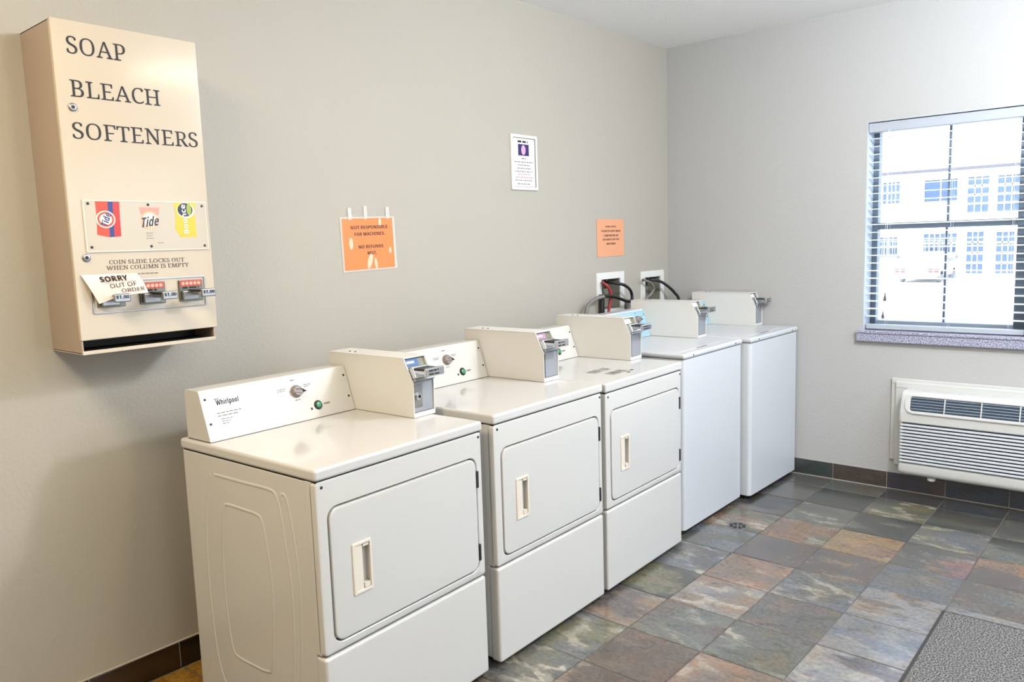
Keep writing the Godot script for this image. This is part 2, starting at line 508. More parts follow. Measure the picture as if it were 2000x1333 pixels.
func slate_atlas() -> void:
	var looks := slate_looks()
	var keys := looks.keys()
	var rows := ceili(float(keys.size()) / CELL_COLS)
	atlas_cells = keys.size()
	var W := CELL * CELL_COLS
	var H := CELL * rows
	var a := noise_bytes(W, H, 2, 0.0075, 11, 70.0, false, 5)
	var b := noise_bytes(W, H, 2, 0.0075, 23, 60.0, true, 4)
	var c := noise_bytes(W, H, 1, 0.07, 37, 0.0, false, 4)
	var e := noise_bytes(W, H, 1, 0.008, 77, 60.0, false, 4)
	var d := noise_bytes(W, H, 3, 0.014, 51, 40.0, true, 3)
	var out := PackedByteArray()
	out.resize(W * H * 3)
	var hgt := PackedByteArray()
	hgt.resize(W * H)
	for k in keys.size():
		cell_of[keys[k]] = k
		var L: Array = looks[keys[k]]
		var keep: bool = keys[k].x == 90 or keys[k].x == -4
		var A: Color = L[0] if keep else muted(L[0])
		var B: Color = L[1] if keep else muted(L[1])
		var C: Color = L[2] if keep else muted(L[2])
		var lim: float = 1.0 - L[3]
		var vs: float = L[4]
		var tone := 0.0 if keep else (0.25 if vs < 0.15 else 0.5)
		var x0 := (k % CELL_COLS) * CELL
		var y0 := (k / CELL_COLS) * CELL
		for y in CELL:
			var i := (y0 + y) * W + x0
			for x in CELL:
				var n0 := a[i] / 255.0
				var s := clampf((n0 - lim + 0.08) / 0.16, 0.0, 1.0)
				var vv := clampf((b[i] / 255.0 - 0.60) / 0.20, 0.0, 1.0) * vs * (0.35 + 0.65 * s)
				var dk := 1.0 - 0.17 * clampf((d[i] / 255.0 - 0.74) / 0.18, 0.0, 1.0)
				var g := (0.87 + 0.26 * c[i] / 255.0) * dk * (0.90 + 0.2 * n0)
				# a third tone drifts through: warm where e is high, cool where it is low
				var ev := e[i] / 255.0
				var wm := clampf((ev - 0.60) / 0.16, 0.0, 1.0) * tone
				var cl := clampf((0.40 - ev) / 0.16, 0.0, 1.0) * tone
				var r_ := (A.r + (B.r - A.r) * s) * (1.0 + 0.16 * wm - 0.10 * cl)
				var g_ := (A.g + (B.g - A.g) * s) * (1.0 + 0.04 * wm - 0.04 * cl)
				var b_ := (A.b + (B.b - A.b) * s) * (1.0 - 0.10 * wm + 0.06 * cl)
				out[i * 3] = int(clampf((r_ + (C.r - r_) * vv) * g, 0.0, 1.0) * 255.0)
				out[i * 3 + 1] = int(clampf((g_ + (C.g - g_) * vv) * g, 0.0, 1.0) * 255.0)
				out[i * 3 + 2] = int(clampf((b_ + (C.b - b_) * vv) * g, 0.0, 1.0) * 255.0)
				hgt[i] = int(0.5 * a[i] + 0.25 * c[i] + 0.25 * (255 - d[i]))
				i += 1
	var im := Image.create_from_data(W, H, false, Image.FORMAT_RGB8, out)
	var hm := Image.create_from_data(W, H, false, Image.FORMAT_L8, hgt)
	atlas_mat = mat(Color(0.80, 0.79, 0.775), 0.27, 0.0, 0.55)
	atlas_mat.albedo_texture = ImageTexture.create_from_image(im)
	atlas_mat.heightmap_enabled = true
	atlas_mat.heightmap_texture = ImageTexture.create_from_image(hm)
	atlas_mat.heightmap_scale = 0.09
	atlas_mat.clearcoat_enabled = true
	atlas_mat.clearcoat = 0.5
	atlas_mat.clearcoat_roughness = 0.14

func tile_mesh(w: float, d: float, th: float, cell: int, turn: bool) -> ArrayMesh:
	# lies in x, z with its top at y = 0, middle at the origin; d runs along z
	var rows := ceili(float(atlas_cells) / CELL_COLS)
	var o := Vector2(cell % CELL_COLS, cell / CELL_COLS)
	var sz := Vector2(1.0 / CELL_COLS, 1.0 / rows)
	var st := MB.new()
	var b := 0.0035
	var uvf := func(p: Vector3) -> Vector2:
		var q := Vector2(p.x / w + 0.5, p.z / d + 0.5)
		if turn: q = Vector2.ONE - q
		return (o + Vector2(0.03, 0.03) + q * 0.94) * sz
	var top: Array[Vector3] = []
	var mid: Array[Vector3] = []
	var low: Array[Vector3] = []
	for s: Vector2 in [Vector2(-1, 1), Vector2(1, 1), Vector2(1, -1), Vector2(-1, -1)]:
		top.append(Vector3(s.x * (w / 2 - b), 0, s.y * (d / 2 - b)))
		mid.append(Vector3(s.x * w / 2, -0.002, s.y * d / 2))
		low.append(Vector3(s.x * w / 2, -th, s.y * d / 2))
	st.quad_uv(top[0], top[1], top[2], top[3], uvf.call(top[0]), uvf.call(top[1]), uvf.call(top[2]), uvf.call(top[3]))
	for i in 4:
		var j := (i + 1) % 4
		st.quad_uv(mid[i], mid[j], top[j], top[i], uvf.call(mid[i]), uvf.call(mid[j]), uvf.call(top[j]), uvf.call(top[i]))
		st.quad_uv(low[i], low[j], mid[j], mid[i], uvf.call(mid[i]), uvf.call(mid[j]), uvf.call(mid[j]), uvf.call(mid[i]))
	return st.mesh(50.0)

func make_floor() -> void:
	var g := MB.new()
	g.span(Vector3(-0.2, -0.2, -0.2), Vector3(ROOM_X + 0.2, -0.0035, ROOM_Z + 0.2))
	var fl := struct("floor", g, M.grout)
	var spare := [Vector2i(0, 3), Vector2i(1, 2), Vector2i(2, 0), Vector2i(0, 0), Vector2i(3, 0), Vector2i(1, 0), Vector2i(2, 1), Vector2i(0, 2), Vector2i(3, -2), Vector2i(-1, 3), Vector2i(1, 4), Vector2i(0, 5), Vector2i(2, -3), Vector2i(-1, 0)]
	var gap := 0.005
	for j in range(-4, 12):
		for i in range(-4, 11):
			var x0 := maxf(OX + i * TX, 0.012)
			var x1 := minf(OX + (i + 1) * TX, ROOM_X)
			var z0 := maxf(OZ + j * TZ, 0.012)
			var z1 := OZ + (j + 1) * TZ
			if x1 - x0 < 0.03 or z1 - z0 < 0.03: continue
			if x1 < 0.86 and z1 < 3.4: continue
			var key := Vector2i(i, j)
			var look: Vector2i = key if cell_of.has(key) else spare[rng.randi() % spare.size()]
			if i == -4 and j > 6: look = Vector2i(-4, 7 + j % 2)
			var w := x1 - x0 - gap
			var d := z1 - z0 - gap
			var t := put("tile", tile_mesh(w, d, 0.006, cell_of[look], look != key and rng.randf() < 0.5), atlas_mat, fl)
			t.position = Vector3((x0 + x1) / 2, rng.randf_range(-0.0007, 0.0005), (z0 + z1) / 2)
			t.rotation = Vector3(rng.randf_range(-0.0015, 0.0015), 0, rng.randf_range(-0.0015, 0.0015))

func make_baseboards() -> void:
	# back wall: tiles stand on the floor; their joints at x = 1.139 + k * 0.31
	var st := MB.new()
	st.span(Vector3(0.0, 0.0, 0.0), Vector3(ROOM_X, 0.098, 0.005))
	var bb := struct("baseboard_back", st, M.caulk)
	var seq := [0, 1, 2, 3]
	for k in range(-4, 12):
		var x0 := maxf(1.139 + k * 0.3105, 0.01)
		var x1 := minf(1.139 + (k + 1) * 0.3105, ROOM_X)
		if x1 - x0 < 0.03: continue
		var look: int = [0, 1, 2, 3, 3, 2][clampi(k + 1, 0, 5)]
		var t := put("tile", tile_mesh(x1 - x0 - 0.004, 0.0975, 0.006, cell_of[Vector2i(90, look)], false), atlas_mat, bb)
		t.transform = Transform3D(Basis(Vector3.RIGHT, PI / 2), Vector3((x0 + x1) / 2, 0.0495, 0.0105))
	var sl := MB.new()
	sl.span(Vector3(0.0, 0.0, 0.02), Vector3(0.005, 0.099, ROOM_Z))
	var bl := struct("baseboard_left", sl, M.caulk)
	for k in range(-12, 9):
		var z0 := maxf(3.6054 + k * 0.314, 0.02)
		var z1 := minf(3.6054 + (k + 1) * 0.314, ROOM_Z)
		if z1 - z0 < 0.03: continue
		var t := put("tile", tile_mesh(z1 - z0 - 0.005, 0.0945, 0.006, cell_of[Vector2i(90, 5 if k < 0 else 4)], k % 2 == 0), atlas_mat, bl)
		t.transform = Transform3D(Basis(Vector3(0, 0, -1), Vector3(1, 0, 0), Vector3(0, -1, 0)), Vector3(0.0105, 0.0475, (z0 + z1) / 2))
	var cap := MB.new()
	cap.rspan(Vector3(0.0, 0.0955, 0.02), Vector3(0.0095, 0.101, ROOM_Z), 0.002)
	obj("caulk_line", cap, M.caulk, bl)
	var cap2 := MB.new()
	cap2.rspan(Vector3(0.01, 0.0, 0.009), Vector3(ROOM_X, 0.004, 0.015), 0.0015)
	obj("caulk_line", cap2, M.caulk, bb)

# a wall slab in local a (along), b (up), thickness pointing to -c; holes are rectangles (a0, b0, a1, b1)
func wall_slab(st: MB, la: float, lb: float, th: float, holes: Array, blind_depth := {}) -> void:
	var ga := [0.0, la]
	var gb := [0.0, lb]
	for h: Rect2 in holes:
		ga.append_array([h.position.x, h.end.x]); gb.append_array([h.position.y, h.end.y])
	ga.sort(); gb.sort()
	for i in ga.size() - 1:
		for j in gb.size() - 1:
			var a0: float = ga[i]
			var a1: float = ga[i + 1]
			var b0: float = gb[j]
			var b1: float = gb[j + 1]
			if a1 - a0 < 1e-5 or b1 - b0 < 1e-5: continue
			var inside := false
			for h: Rect2 in holes:
				if h.has_point(Vector2((a0 + a1) / 2, (b0 + b1) / 2)): inside = true
			if inside: continue
			st.quad(Vector3(a0, b0, 0), Vector3(a1, b0, 0), Vector3(a1, b1, 0), Vector3(a0, b1, 0))
			st.quad(Vector3(a1, b0, -th), Vector3(a0, b0, -th), Vector3(a0, b1, -th), Vector3(a1, b1, -th))
	for h: Rect2 in holes:
		var p := h.position
		var q := h.end
		st.quad(Vector3(p.x, p.y, -th), Vector3(p.x, p.y, 0), Vector3(p.x, q.y, 0), Vector3(p.x, q.y, -th))
		st.quad(Vector3(q.x, p.y, 0), Vector3(q.x, p.y, -th), Vector3(q.x, q.y, -th), Vector3(q.x, q.y, 0))
		st.quad(Vector3(p.x, p.y, -th), Vector3(q.x, p.y, -th), Vector3(q.x, p.y, 0), Vector3(p.x, p.y, 0))
		st.quad(Vector3(p.x, q.y, 0), Vector3(q.x, q.y, 0), Vector3(q.x, q.y, -th), Vector3(p.x, q.y, -th))
	st.quad(Vector3(0, 0, -th), Vector3(la, 0, -th), Vector3(la, 0, 0), Vector3(0, 0, 0))
	st.quad(Vector3(0, lb, 0), Vector3(la, lb, 0), Vector3(la, lb, -th), Vector3(0, lb, -th))
	st.quad(Vector3(0, 0, -th), Vector3(0, 0, 0), Vector3(0, lb, 0), Vector3(0, lb, -th))
	st.quad(Vector3(la, 0, 0), Vector3(la, 0, -th), Vector3(la, lb, -th), Vector3(la, lb, 0))

const WIN := Rect2(1.294, 0.93, 0.811, 1.198)
const SIDE_WIN := Rect2(1.0, 0.25, 2.2, 2.1)   # along z from the back wall, and up
const OUTLETS := [Rect2(-0.829, 1.08, 0.214, 0.19), Rect2(-0.319, 1.065, 0.203, 0.19)]

func make_shell() -> void:
	var st := MB.new()
	st.X = Transform3D(Basis(Vector3(0, 0, -1), Vector3.UP, Vector3(1, 0, 0)), Vector3(0, 0, ROOM_Z))
	var holes := []
	for h: Rect2 in OUTLETS:
		holes.append(Rect2(ROOM_Z + h.position.x, h.position.y, h.size.x, h.size.y))
	wall_slab(st, ROOM_Z, CEIL, 0.16, holes)
	struct("wall_left", st, M.wall)
	var sb := MB.new()
	sb.X = at(Vector3(-0.16, 0, 0))
	wall_slab(sb, ROOM_X + 0.36, CEIL, 0.2, [Rect2(WIN.position + Vector2(0.16, 0), WIN.size)])
	struct("wall_back", sb, M.wall_cool)
	var sr := MB.new()
	sr.X = Transform3D(Basis(Vector3(0, 0, 1), Vector3.UP, Vector3(-1, 0, 0)), Vector3(ROOM_X, 0, 0))
	wall_slab(sr, ROOM_Z, CEIL, 0.2, [SIDE_WIN])
	struct("wall_right", sr, M.wall_cool)
	var sf := MB.new()
	sf.span(Vector3(-0.16, 0, ROOM_Z), Vector3(ROOM_X + 0.2, CEIL, ROOM_Z + 0.2))
	struct("wall_front", sf, M.wall)
	var sc := MB.new()
	sc.span(Vector3(-0.16, CEIL, -0.2), Vector3(ROOM_X + 0.2, CEIL + 0.2, ROOM_Z + 0.2))
	struct("ceiling", sc, M.ceiling)

func make_window() -> void:
	var w := Node3D.new()
	w.name = numbered("window_1"); add_child(w, true); w.set_meta("kind", "structure")
	w.position = Vector3(WIN.position.x, WIN.position.y, 0)
	var W := WIN.size.x
	var H := WIN.size.y
	# outer frame
	var o := MB.new()
	var z0 := -0.185
	var z1 := -0.125
	o.rspan(Vector3(0, 0, z0), Vector3(0.032, H, z1), 0.003)
	o.rspan(Vector3(W - 0.075, 0, z0), Vector3(W, H, z1), 0.003)
	o.rspan(Vector3(0.03, H - 0.04, z0), Vector3(W - 0.07, H, z1), 0.003)
	obj("window_frame", o, M.window_frame, w)
	var so := MB.new()
	so.rspan(Vector3(0.03, 0.0, z0), Vector3(W - 0.07, 0.05, z1), 0.003)
	obj("bottom_rail", so, M.reveal, w)
	var mr := MB.new()
	mr.rspan(Vector3(0.03, 0.588, -0.175), Vector3(W - 0.07, 0.626, -0.13), 0.004)
	obj("meeting_rail", mr, M.window_frame, w)
	var mu := MB.new()
	mu.rspan(Vector3(0.391, 0.62, -0.165), Vector3(0.403, H - 0.04, -0.145), 0.003)
	obj("muntin", mu, M.window_frame, w)
	var mu2 := MB.new()
	mu2.rspan(Vector3(0.387, 0.05, -0.165), Vector3(0.399, 0.59, -0.145), 0.003)
	obj("muntin", mu2, M.window_frame, w)
	for k in 4:
		var g := MB.new()
		var xa := 0.03 if k % 2 == 0 else 0.40
		var xb := 0.39 if k % 2 == 0 else W - 0.073
		var ya := 0.05 if k < 2 else 0.624
		var yb := 0.59 if k < 2 else H - 0.04
		g.span(Vector3(xa, ya, -0.157), Vector3(xb, yb, -0.153))
		obj("pane", g, M.glass, w)
	# reveals of the opening, daylight put into their pale bluish colour
	var rv := MB.new()
	rv.span(Vector3(0, 0, -0.125), Vector3(0.002, H, 0.0))
	rv.span(Vector3(W - 0.002, 0, -0.125), Vector3(W, H, 0.0))
	rv.span(Vector3(0, H - 0.002, -0.125), Vector3(W, H, 0.0))
	obj("reveal", rv, M.reveal, w)
	var s := MB.new()
	s.rspan(Vector3(-0.03, -0.062, -0.12), Vector3(W + 0.03, 0.0, 0.03), 0.006)
	s.rspan(Vector3(-0.03, -0.012, -0.10), Vector3(W + 0.03, 0.004, 0.036), 0.004)
	obj("sill", s, M.granite, w)
	# blind: a thing hung in the opening
	var b := thing("window_blind", "white horizontal slat blind lowered in the back wall window with its slats open", "blind", at(Vector3(WIN.position.x, WIN.position.y, 0)))
	var hr := MB.new()
	hr.rspan(Vector3(0.004, H - 0.058, -0.075), Vector3(W - 0.004, H - 0.006, -0.012), 0.003)
	obj("headrail", hr, M.valance, b)
	var sl := MB.new()
	var prof := PackedVector2Array()
	for k in 7:
		var u := -0.024 + 0.048 * k / 6.0
		prof.append(Vector2(u, 0.0032 * (1.0 - pow(u / 0.024, 2.0)) - 0.0012))
	for k in 7:
		var u := 0.024 - 0.048 * k / 6.0
		prof.append(Vector2(u, 0.0032 * (1.0 - pow(u / 0.024, 2.0)) + 0.0012))
	sl.X = Transform3D(Basis(Vector3(0, 0, 1), Vector3.UP, Vector3(-1, 0, 0)), Vector3(W - 0.008, 0, 0))
	sl.extrude(prof, 0.0, W - 0.016)
	var slat := sl.mesh(50.0)
	for k in 24:
		var q := put("slat", slat, M.blind, b)
		q.position = Vector3(0, H - 0.092 - k * 0.0445, -0.046)
		q.rotation.x = 0.03
	var br := MB.new()
	br.rspan(Vector3(0.008, 0.008, -0.07), Vector3(W - 0.008, 0.036, -0.022), 0.005)
	obj("bottom_rail", br, M.valance, b)
	for x: float in [0.115, 0.44, 0.73]:
		for zz: float in [-0.018, -0.073]:
			var c := MB.new()
			c.tube(PackedVector3Array([Vector3(x, 0.03, zz), Vector3(x, H - 0.05, zz)]), 0.0009, 5)
			obj("ladder_cord", c, M.blind, b)
	for k in 2:
		var cx := 0.115 - k * 0.009
		var low: float = [0.19, 0.085][k]
		var c := MB.new()
		c.tube(PackedVector3Array([Vector3(cx, low + 0.03, -0.008), Vector3(cx + 0.004, H - 0.05, -0.008)]), 0.0009, 5)
		var cord := obj("tilt_cord", c, M.blind, b)
		var ts := MB.new()
		ts.X = at(Vector3(cx, low, -0.008))
		ts.lathe(PackedVector2Array([Vector2(0, -0.012), Vector2(0.008, -0.012), Vector2(0.0075, 0.004), Vector2(0.004, 0.018), Vector2(0.002, 0.032), Vector2(0, 0.033)]), 12)
		obj("tassel", ts, M.tassel, cord)

func make_side_window() -> void:
	var w := Node3D.new()
	w.name = numbered("window_2"); add_child(w, true); w.set_meta("kind", "structure")
	w.transform = Transform3D(Basis(Vector3(0, 0, 1), Vector3.UP, Vector3(-1, 0, 0)), Vector3(ROOM_X, SIDE_WIN.position.y, SIDE_WIN.position.x))
	var W := SIDE_WIN.size.x
	var H := SIDE_WIN.size.y
	var o := MB.new()
	o.rspan(Vector3(0, 0, -0.15), Vector3(0.05, H, -0.1), 0.003)
	o.rspan(Vector3(W - 0.05, 0, -0.15), Vector3(W, H, -0.1), 0.003)
	o.rspan(Vector3(W / 2 - 0.025, 0.05, -0.15), Vector3(W / 2 + 0.025, H - 0.05, -0.1), 0.003)
	o.rspan(Vector3(0.045, 0, -0.15), Vector3(W - 0.045, 0.05, -0.1), 0.003)
	o.rspan(Vector3(0.045, H - 0.05, -0.15), Vector3(W - 0.045, H, -0.1), 0.003)
	obj("window_frame", o, M.window_frame, w)
	for k in 2:
		var g := MB.new()
		g.span(Vector3(0.05 + k * (W / 2 - 0.025), 0.05, -0.127), Vector3(W / 2 - 0.025 + k * (W / 2 - 0.025), H - 0.05, -0.123))
		obj("pane", g, M.glass, w)

# ------------------------------------------------------------------ ceiling lamps
func ceiling_light(called: String, label: String, p: Vector3, size: Vector2, c: Color, energy: float) -> void:
	var t := thing(called, label, "ceiling light", at(p))
	var fr := MB.new()
	fr.X = Transform3D(Basis(Vector3.RIGHT, PI / 2), Vector3.ZERO)
	fr.ring(MB.rrect(0, 0, size.x + 0.06, size.y + 0.06, 0.01, 2), MB.rrect(0, 0, size.x, size.y, 0.005, 2), 0.0, 0.02, 0.004)
	obj("lamp_frame", fr, M.ac, t)
	var df := MB.new()
	df.span(Vector3(-size.x / 2, -0.012, -size.y / 2), Vector3(size.x / 2, -0.004, size.y / 2))
	var em := mat(Color(0.9, 0.9, 0.9), 0.6)
	em.emission_enabled = true; em.emission = c; em.emission_energy_multiplier = 0.4 * energy
	obj("lamp_panel", df, em, t)
	var l := AreaLight3D.new()
	l.name = "lamp_light"
	l.area_size = size
	l.light_color = c
	l.light_energy = energy
	l.shadow_enabled = true
	t.add_child(l, true)
	l.transform = Transform3D(Basis(Vector3.RIGHT, -PI / 2), Vector3(0, -0.016, 0))

# added fill globe, lights ceiling and upper walls; its lamp sits inside the glowing glass
func added_globe_light(label: String, p: Vector3, c: Color, energy: float) -> void:
	var t := thing("added_globe_light", label, "ceiling light", at(p), "added opal globe lamps")
	var cn := MB.new()
	cn.lathe(PackedVector2Array([Vector2(0, -0.05), Vector2(0.03, -0.05), Vector2(0.03, -0.02), Vector2(0.065, -0.015), Vector2(0.065, 0.0)]), 20)
	obj("canopy", cn, M.steel, t)
	var gl := MB.new()
	var pr := PackedVector2Array()
	for k in 13:
		var a := -PI / 2 + PI * k / 12.0
		pr.append(Vector2(maxf(cos(a) * 0.15, 0.0), -0.19 + sin(a) * 0.145))
	gl.lathe(pr, 28)
	var em := mat(Color(0.9, 0.9, 0.9), 0.5)
	em.emission_enabled = true; em.emission = c.linear_to_srgb(); em.emission_energy_multiplier = 0.4 * energy
	obj("lamp_globe", gl, em, t, 60.0)
	var l := OmniLight3D.new()
	l.name = "lamp_light"
	l.light_color = c.linear_to_srgb()
	l.light_energy = energy
	l.light_size = 0.12
	l.omni_range = 12.0
	l.omni_attenuation = 2.0
	l.shadow_enabled = true
	t.add_child(l, true)
	l.position = Vector3(0, -0.19, 0)

# ------------------------------------------------------------------ machines
# local axes of a machine: x to the right along its front, y up, z out of its front; origin at the front's left foot
func machine_at(D: float, z: float, a: float) -> Transform3D:
	return Transform3D(Basis(Vector3(-sin(a), 0, -cos(a)), Vector3.UP, Vector3(cos(a), 0, -sin(a))), Vector3(D, 0, z))

func screw(parent: Node3D, p: Vector3, r := 0.0045, basis := Basis(Vector3.RIGHT, PI / 2)) -> void:
	var st := MB.new()
	st.X = Transform3D(basis, p)
	st.lathe(PackedVector2Array([Vector2(r, -0.002), Vector2(r, 0.001), Vector2(r * 0.75, 0.0025), Vector2(0, 0.003)]), 12)
	obj("screw", st, M.dark_steel, parent)

func coin_box(t: Node3D, xs: float, Ht: float, label: Material, dark_door: bool) -> void:
	# sheet steel meter case at the right end of the top; its front holds the coin slide and the cash box
	var wd := 0.105
	var H := 0.208
	var st := MB.new()
	var prof := func(front: float) -> PackedVector2Array:
		# in (-z, y): counter-clockwise
		return PackedVector2Array([Vector2(0.222 + front, 0.001), Vector2(0.665, 0.001), Vector2(0.665, H), Vector2(0.264 + front, H), Vector2(0.222 + front, 0.125)])
	st.X = Transform3D(Basis(Vector3(0, 0, -1), Vector3.UP, Vector3(1, 0, 0)), Vector3(xs, Ht, 0))
	st.extrude(prof.call(0.0), 0.0, 0.004, 0.001, 0.0015)
	st.extrude(prof.call(0.0), wd - 0.004, wd, 0.0015, 0.001)
	st.extrude(prof.call(0.014), 0.003, wd - 0.003)
	st.X = at(Vector3(0, Ht, 0))
	st.rspan(Vector3(xs, H - 0.004, -0.665), Vector3(xs + wd, H + 0.001, -0.262), 0.0015)
	st.rspan(Vector3(xs + 0.002, 0.001, -0.24), Vector3(xs + wd - 0.002, 0.016, -0.2215), 0.001)
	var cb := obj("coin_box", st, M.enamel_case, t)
	for q: float in [0.58, 0.55]:
		screw(cb, Vector3(xs + 0.03, Ht + H + 0.001, -q), 0.004, Basis())
	# frame of the slanted face: origin at its foot, x right, y up the slope, z out
	var up := Vector3(0, 0.083, -0.042).normalized()
	var out := Vector3(1, 0, 0).cross(up)
	var F := Transform3D(Basis(Vector3(1, 0, 0), up, out), Vector3(xs, Ht + 0.125, -0.222))
	var back := -0.0135
	var pl := MB.new()
	pl.X = F
	pl.rspan(Vector3(0.004, 0.0, back), Vector3(wd - 0.004, 0.091, back + 0.004), 0.001)
	obj("face_plate", pl, M.olive, cb)
	var lb := MB.new()
	lb.X = F
	lb.rspan(Vector3(0.006, 0.062, back + 0.004), Vector3(0.070, 0.088, back + 0.0055), 0.0005)
	obj("price_label", lb, label, cb)
	var pr := MB.new()
	pr.X = F * at(Vector3(0.014, 0.072, back + 0.0056))
	print_lines(pr, 0.0, 0.0, 0.045, 1, 0.008, 0.008, 5)
	obj("label_print", pr, M.white_print, cb)
	var ch := MB.new()
	ch.X = F
	ch.rspan(Vector3(0.006, 0.010, back), Vector3(wd - 0.018, 0.053, 0.018), 0.004)
	obj("coin_slide_housing", ch, M.chrome, cb)
	var hs := MB.new()
	hs.X = F
	hs.rspan(Vector3(0.004, 0.0, back), Vector3(wd - 0.004, 0.011, 0.012), 0.003)
	obj("coin_return", hs, M.steel, cb)
	# the slide itself runs level and stands out in front
	var sl := MB.new()
	sl.rspan(Vector3(xs + 0.010, Ht + 0.168, -0.25), Vector3(xs + wd - 0.022, Ht + 0.174, -0.165), 0.002)
	obj("coin_slide", sl, M.dark_steel, cb)
	var sh := MB.new()
	sh.rspan(Vector3(xs + 0.010, Ht + 0.155, -0.228), Vector3(xs + wd - 0.030, Ht + 0.1685, -0.172), 0.003)
	obj("slide_tray", sh, M.chrome, cb)
	var hd := MB.new()
	hd.rspan(Vector3(xs + 0.004, Ht + 0.148, -0.170), Vector3(xs + wd - 0.012, Ht + 0.178, -0.158), 0.004)
	obj("slide_handle", hd, M.chrome, cb)
	var hp := MB.new()
	hp.X = at(Vector3(xs + 0.018, Ht + 0.166, -0.1582))
	print_lines(hp, 0, 0, 0.06, 2, 0.012, 0.005, 8)
	obj("handle_print", hp, M.ink, cb)
	# cash box door below
	var dr := MB.new()
	dr.rspan(Vector3(xs + 0.005, Ht + 0.018, -0.236), Vector3(xs + wd - 0.005, Ht + 0.123, -0.2275), 0.002)
	obj("cash_door", dr, M.grey_steel, cb)
	if dark_door:
		var dp := MB.new()
		dp.rspan(Vector3(xs + 0.006, Ht + 0.035, -0.2278), Vector3(xs + 0.046, Ht + 0.114, -0.2245), 0.001)
		obj("lock_plate", dp, M.steel, cb)
		var lk := MB.new()
		lk.X = Transform3D(Basis(Vector3.RIGHT, PI / 2), Vector3(xs + 0.024, Ht + 0.074, -0.2246))
		lk.lathe(PackedVector2Array([Vector2(0.013, -0.003), Vector2(0.013, 0.007), Vector2(0.011, 0.009), Vector2(0.006, 0.009), Vector2(0.006, 0.004), Vector2(0, 0.004)]), 20)
		obj("lock", lk, M.chrome, cb)
		var kh := MB.new()
		kh.X = Transform3D(Basis(Vector3.RIGHT, PI / 2), Vector3(xs + 0.024, Ht + 0.074, -0.2246))
		kh.lathe(PackedVector2Array([Vector2(0.0055, 0.0042), Vector2(0.0055, 0.0048), Vector2(0, 0.0048)]), 16)
		obj("keyhole", kh, M.black, cb)
	else:
		var lk := MB.new()
		lk.rspan(Vector3(xs + 0.006, Ht + 0.02, -0.2276), Vector3(xs + 0.016, Ht + 0.118, -0.2262), 0.0005)
		obj("lock_plate", lk, M.dark_steel, cb)

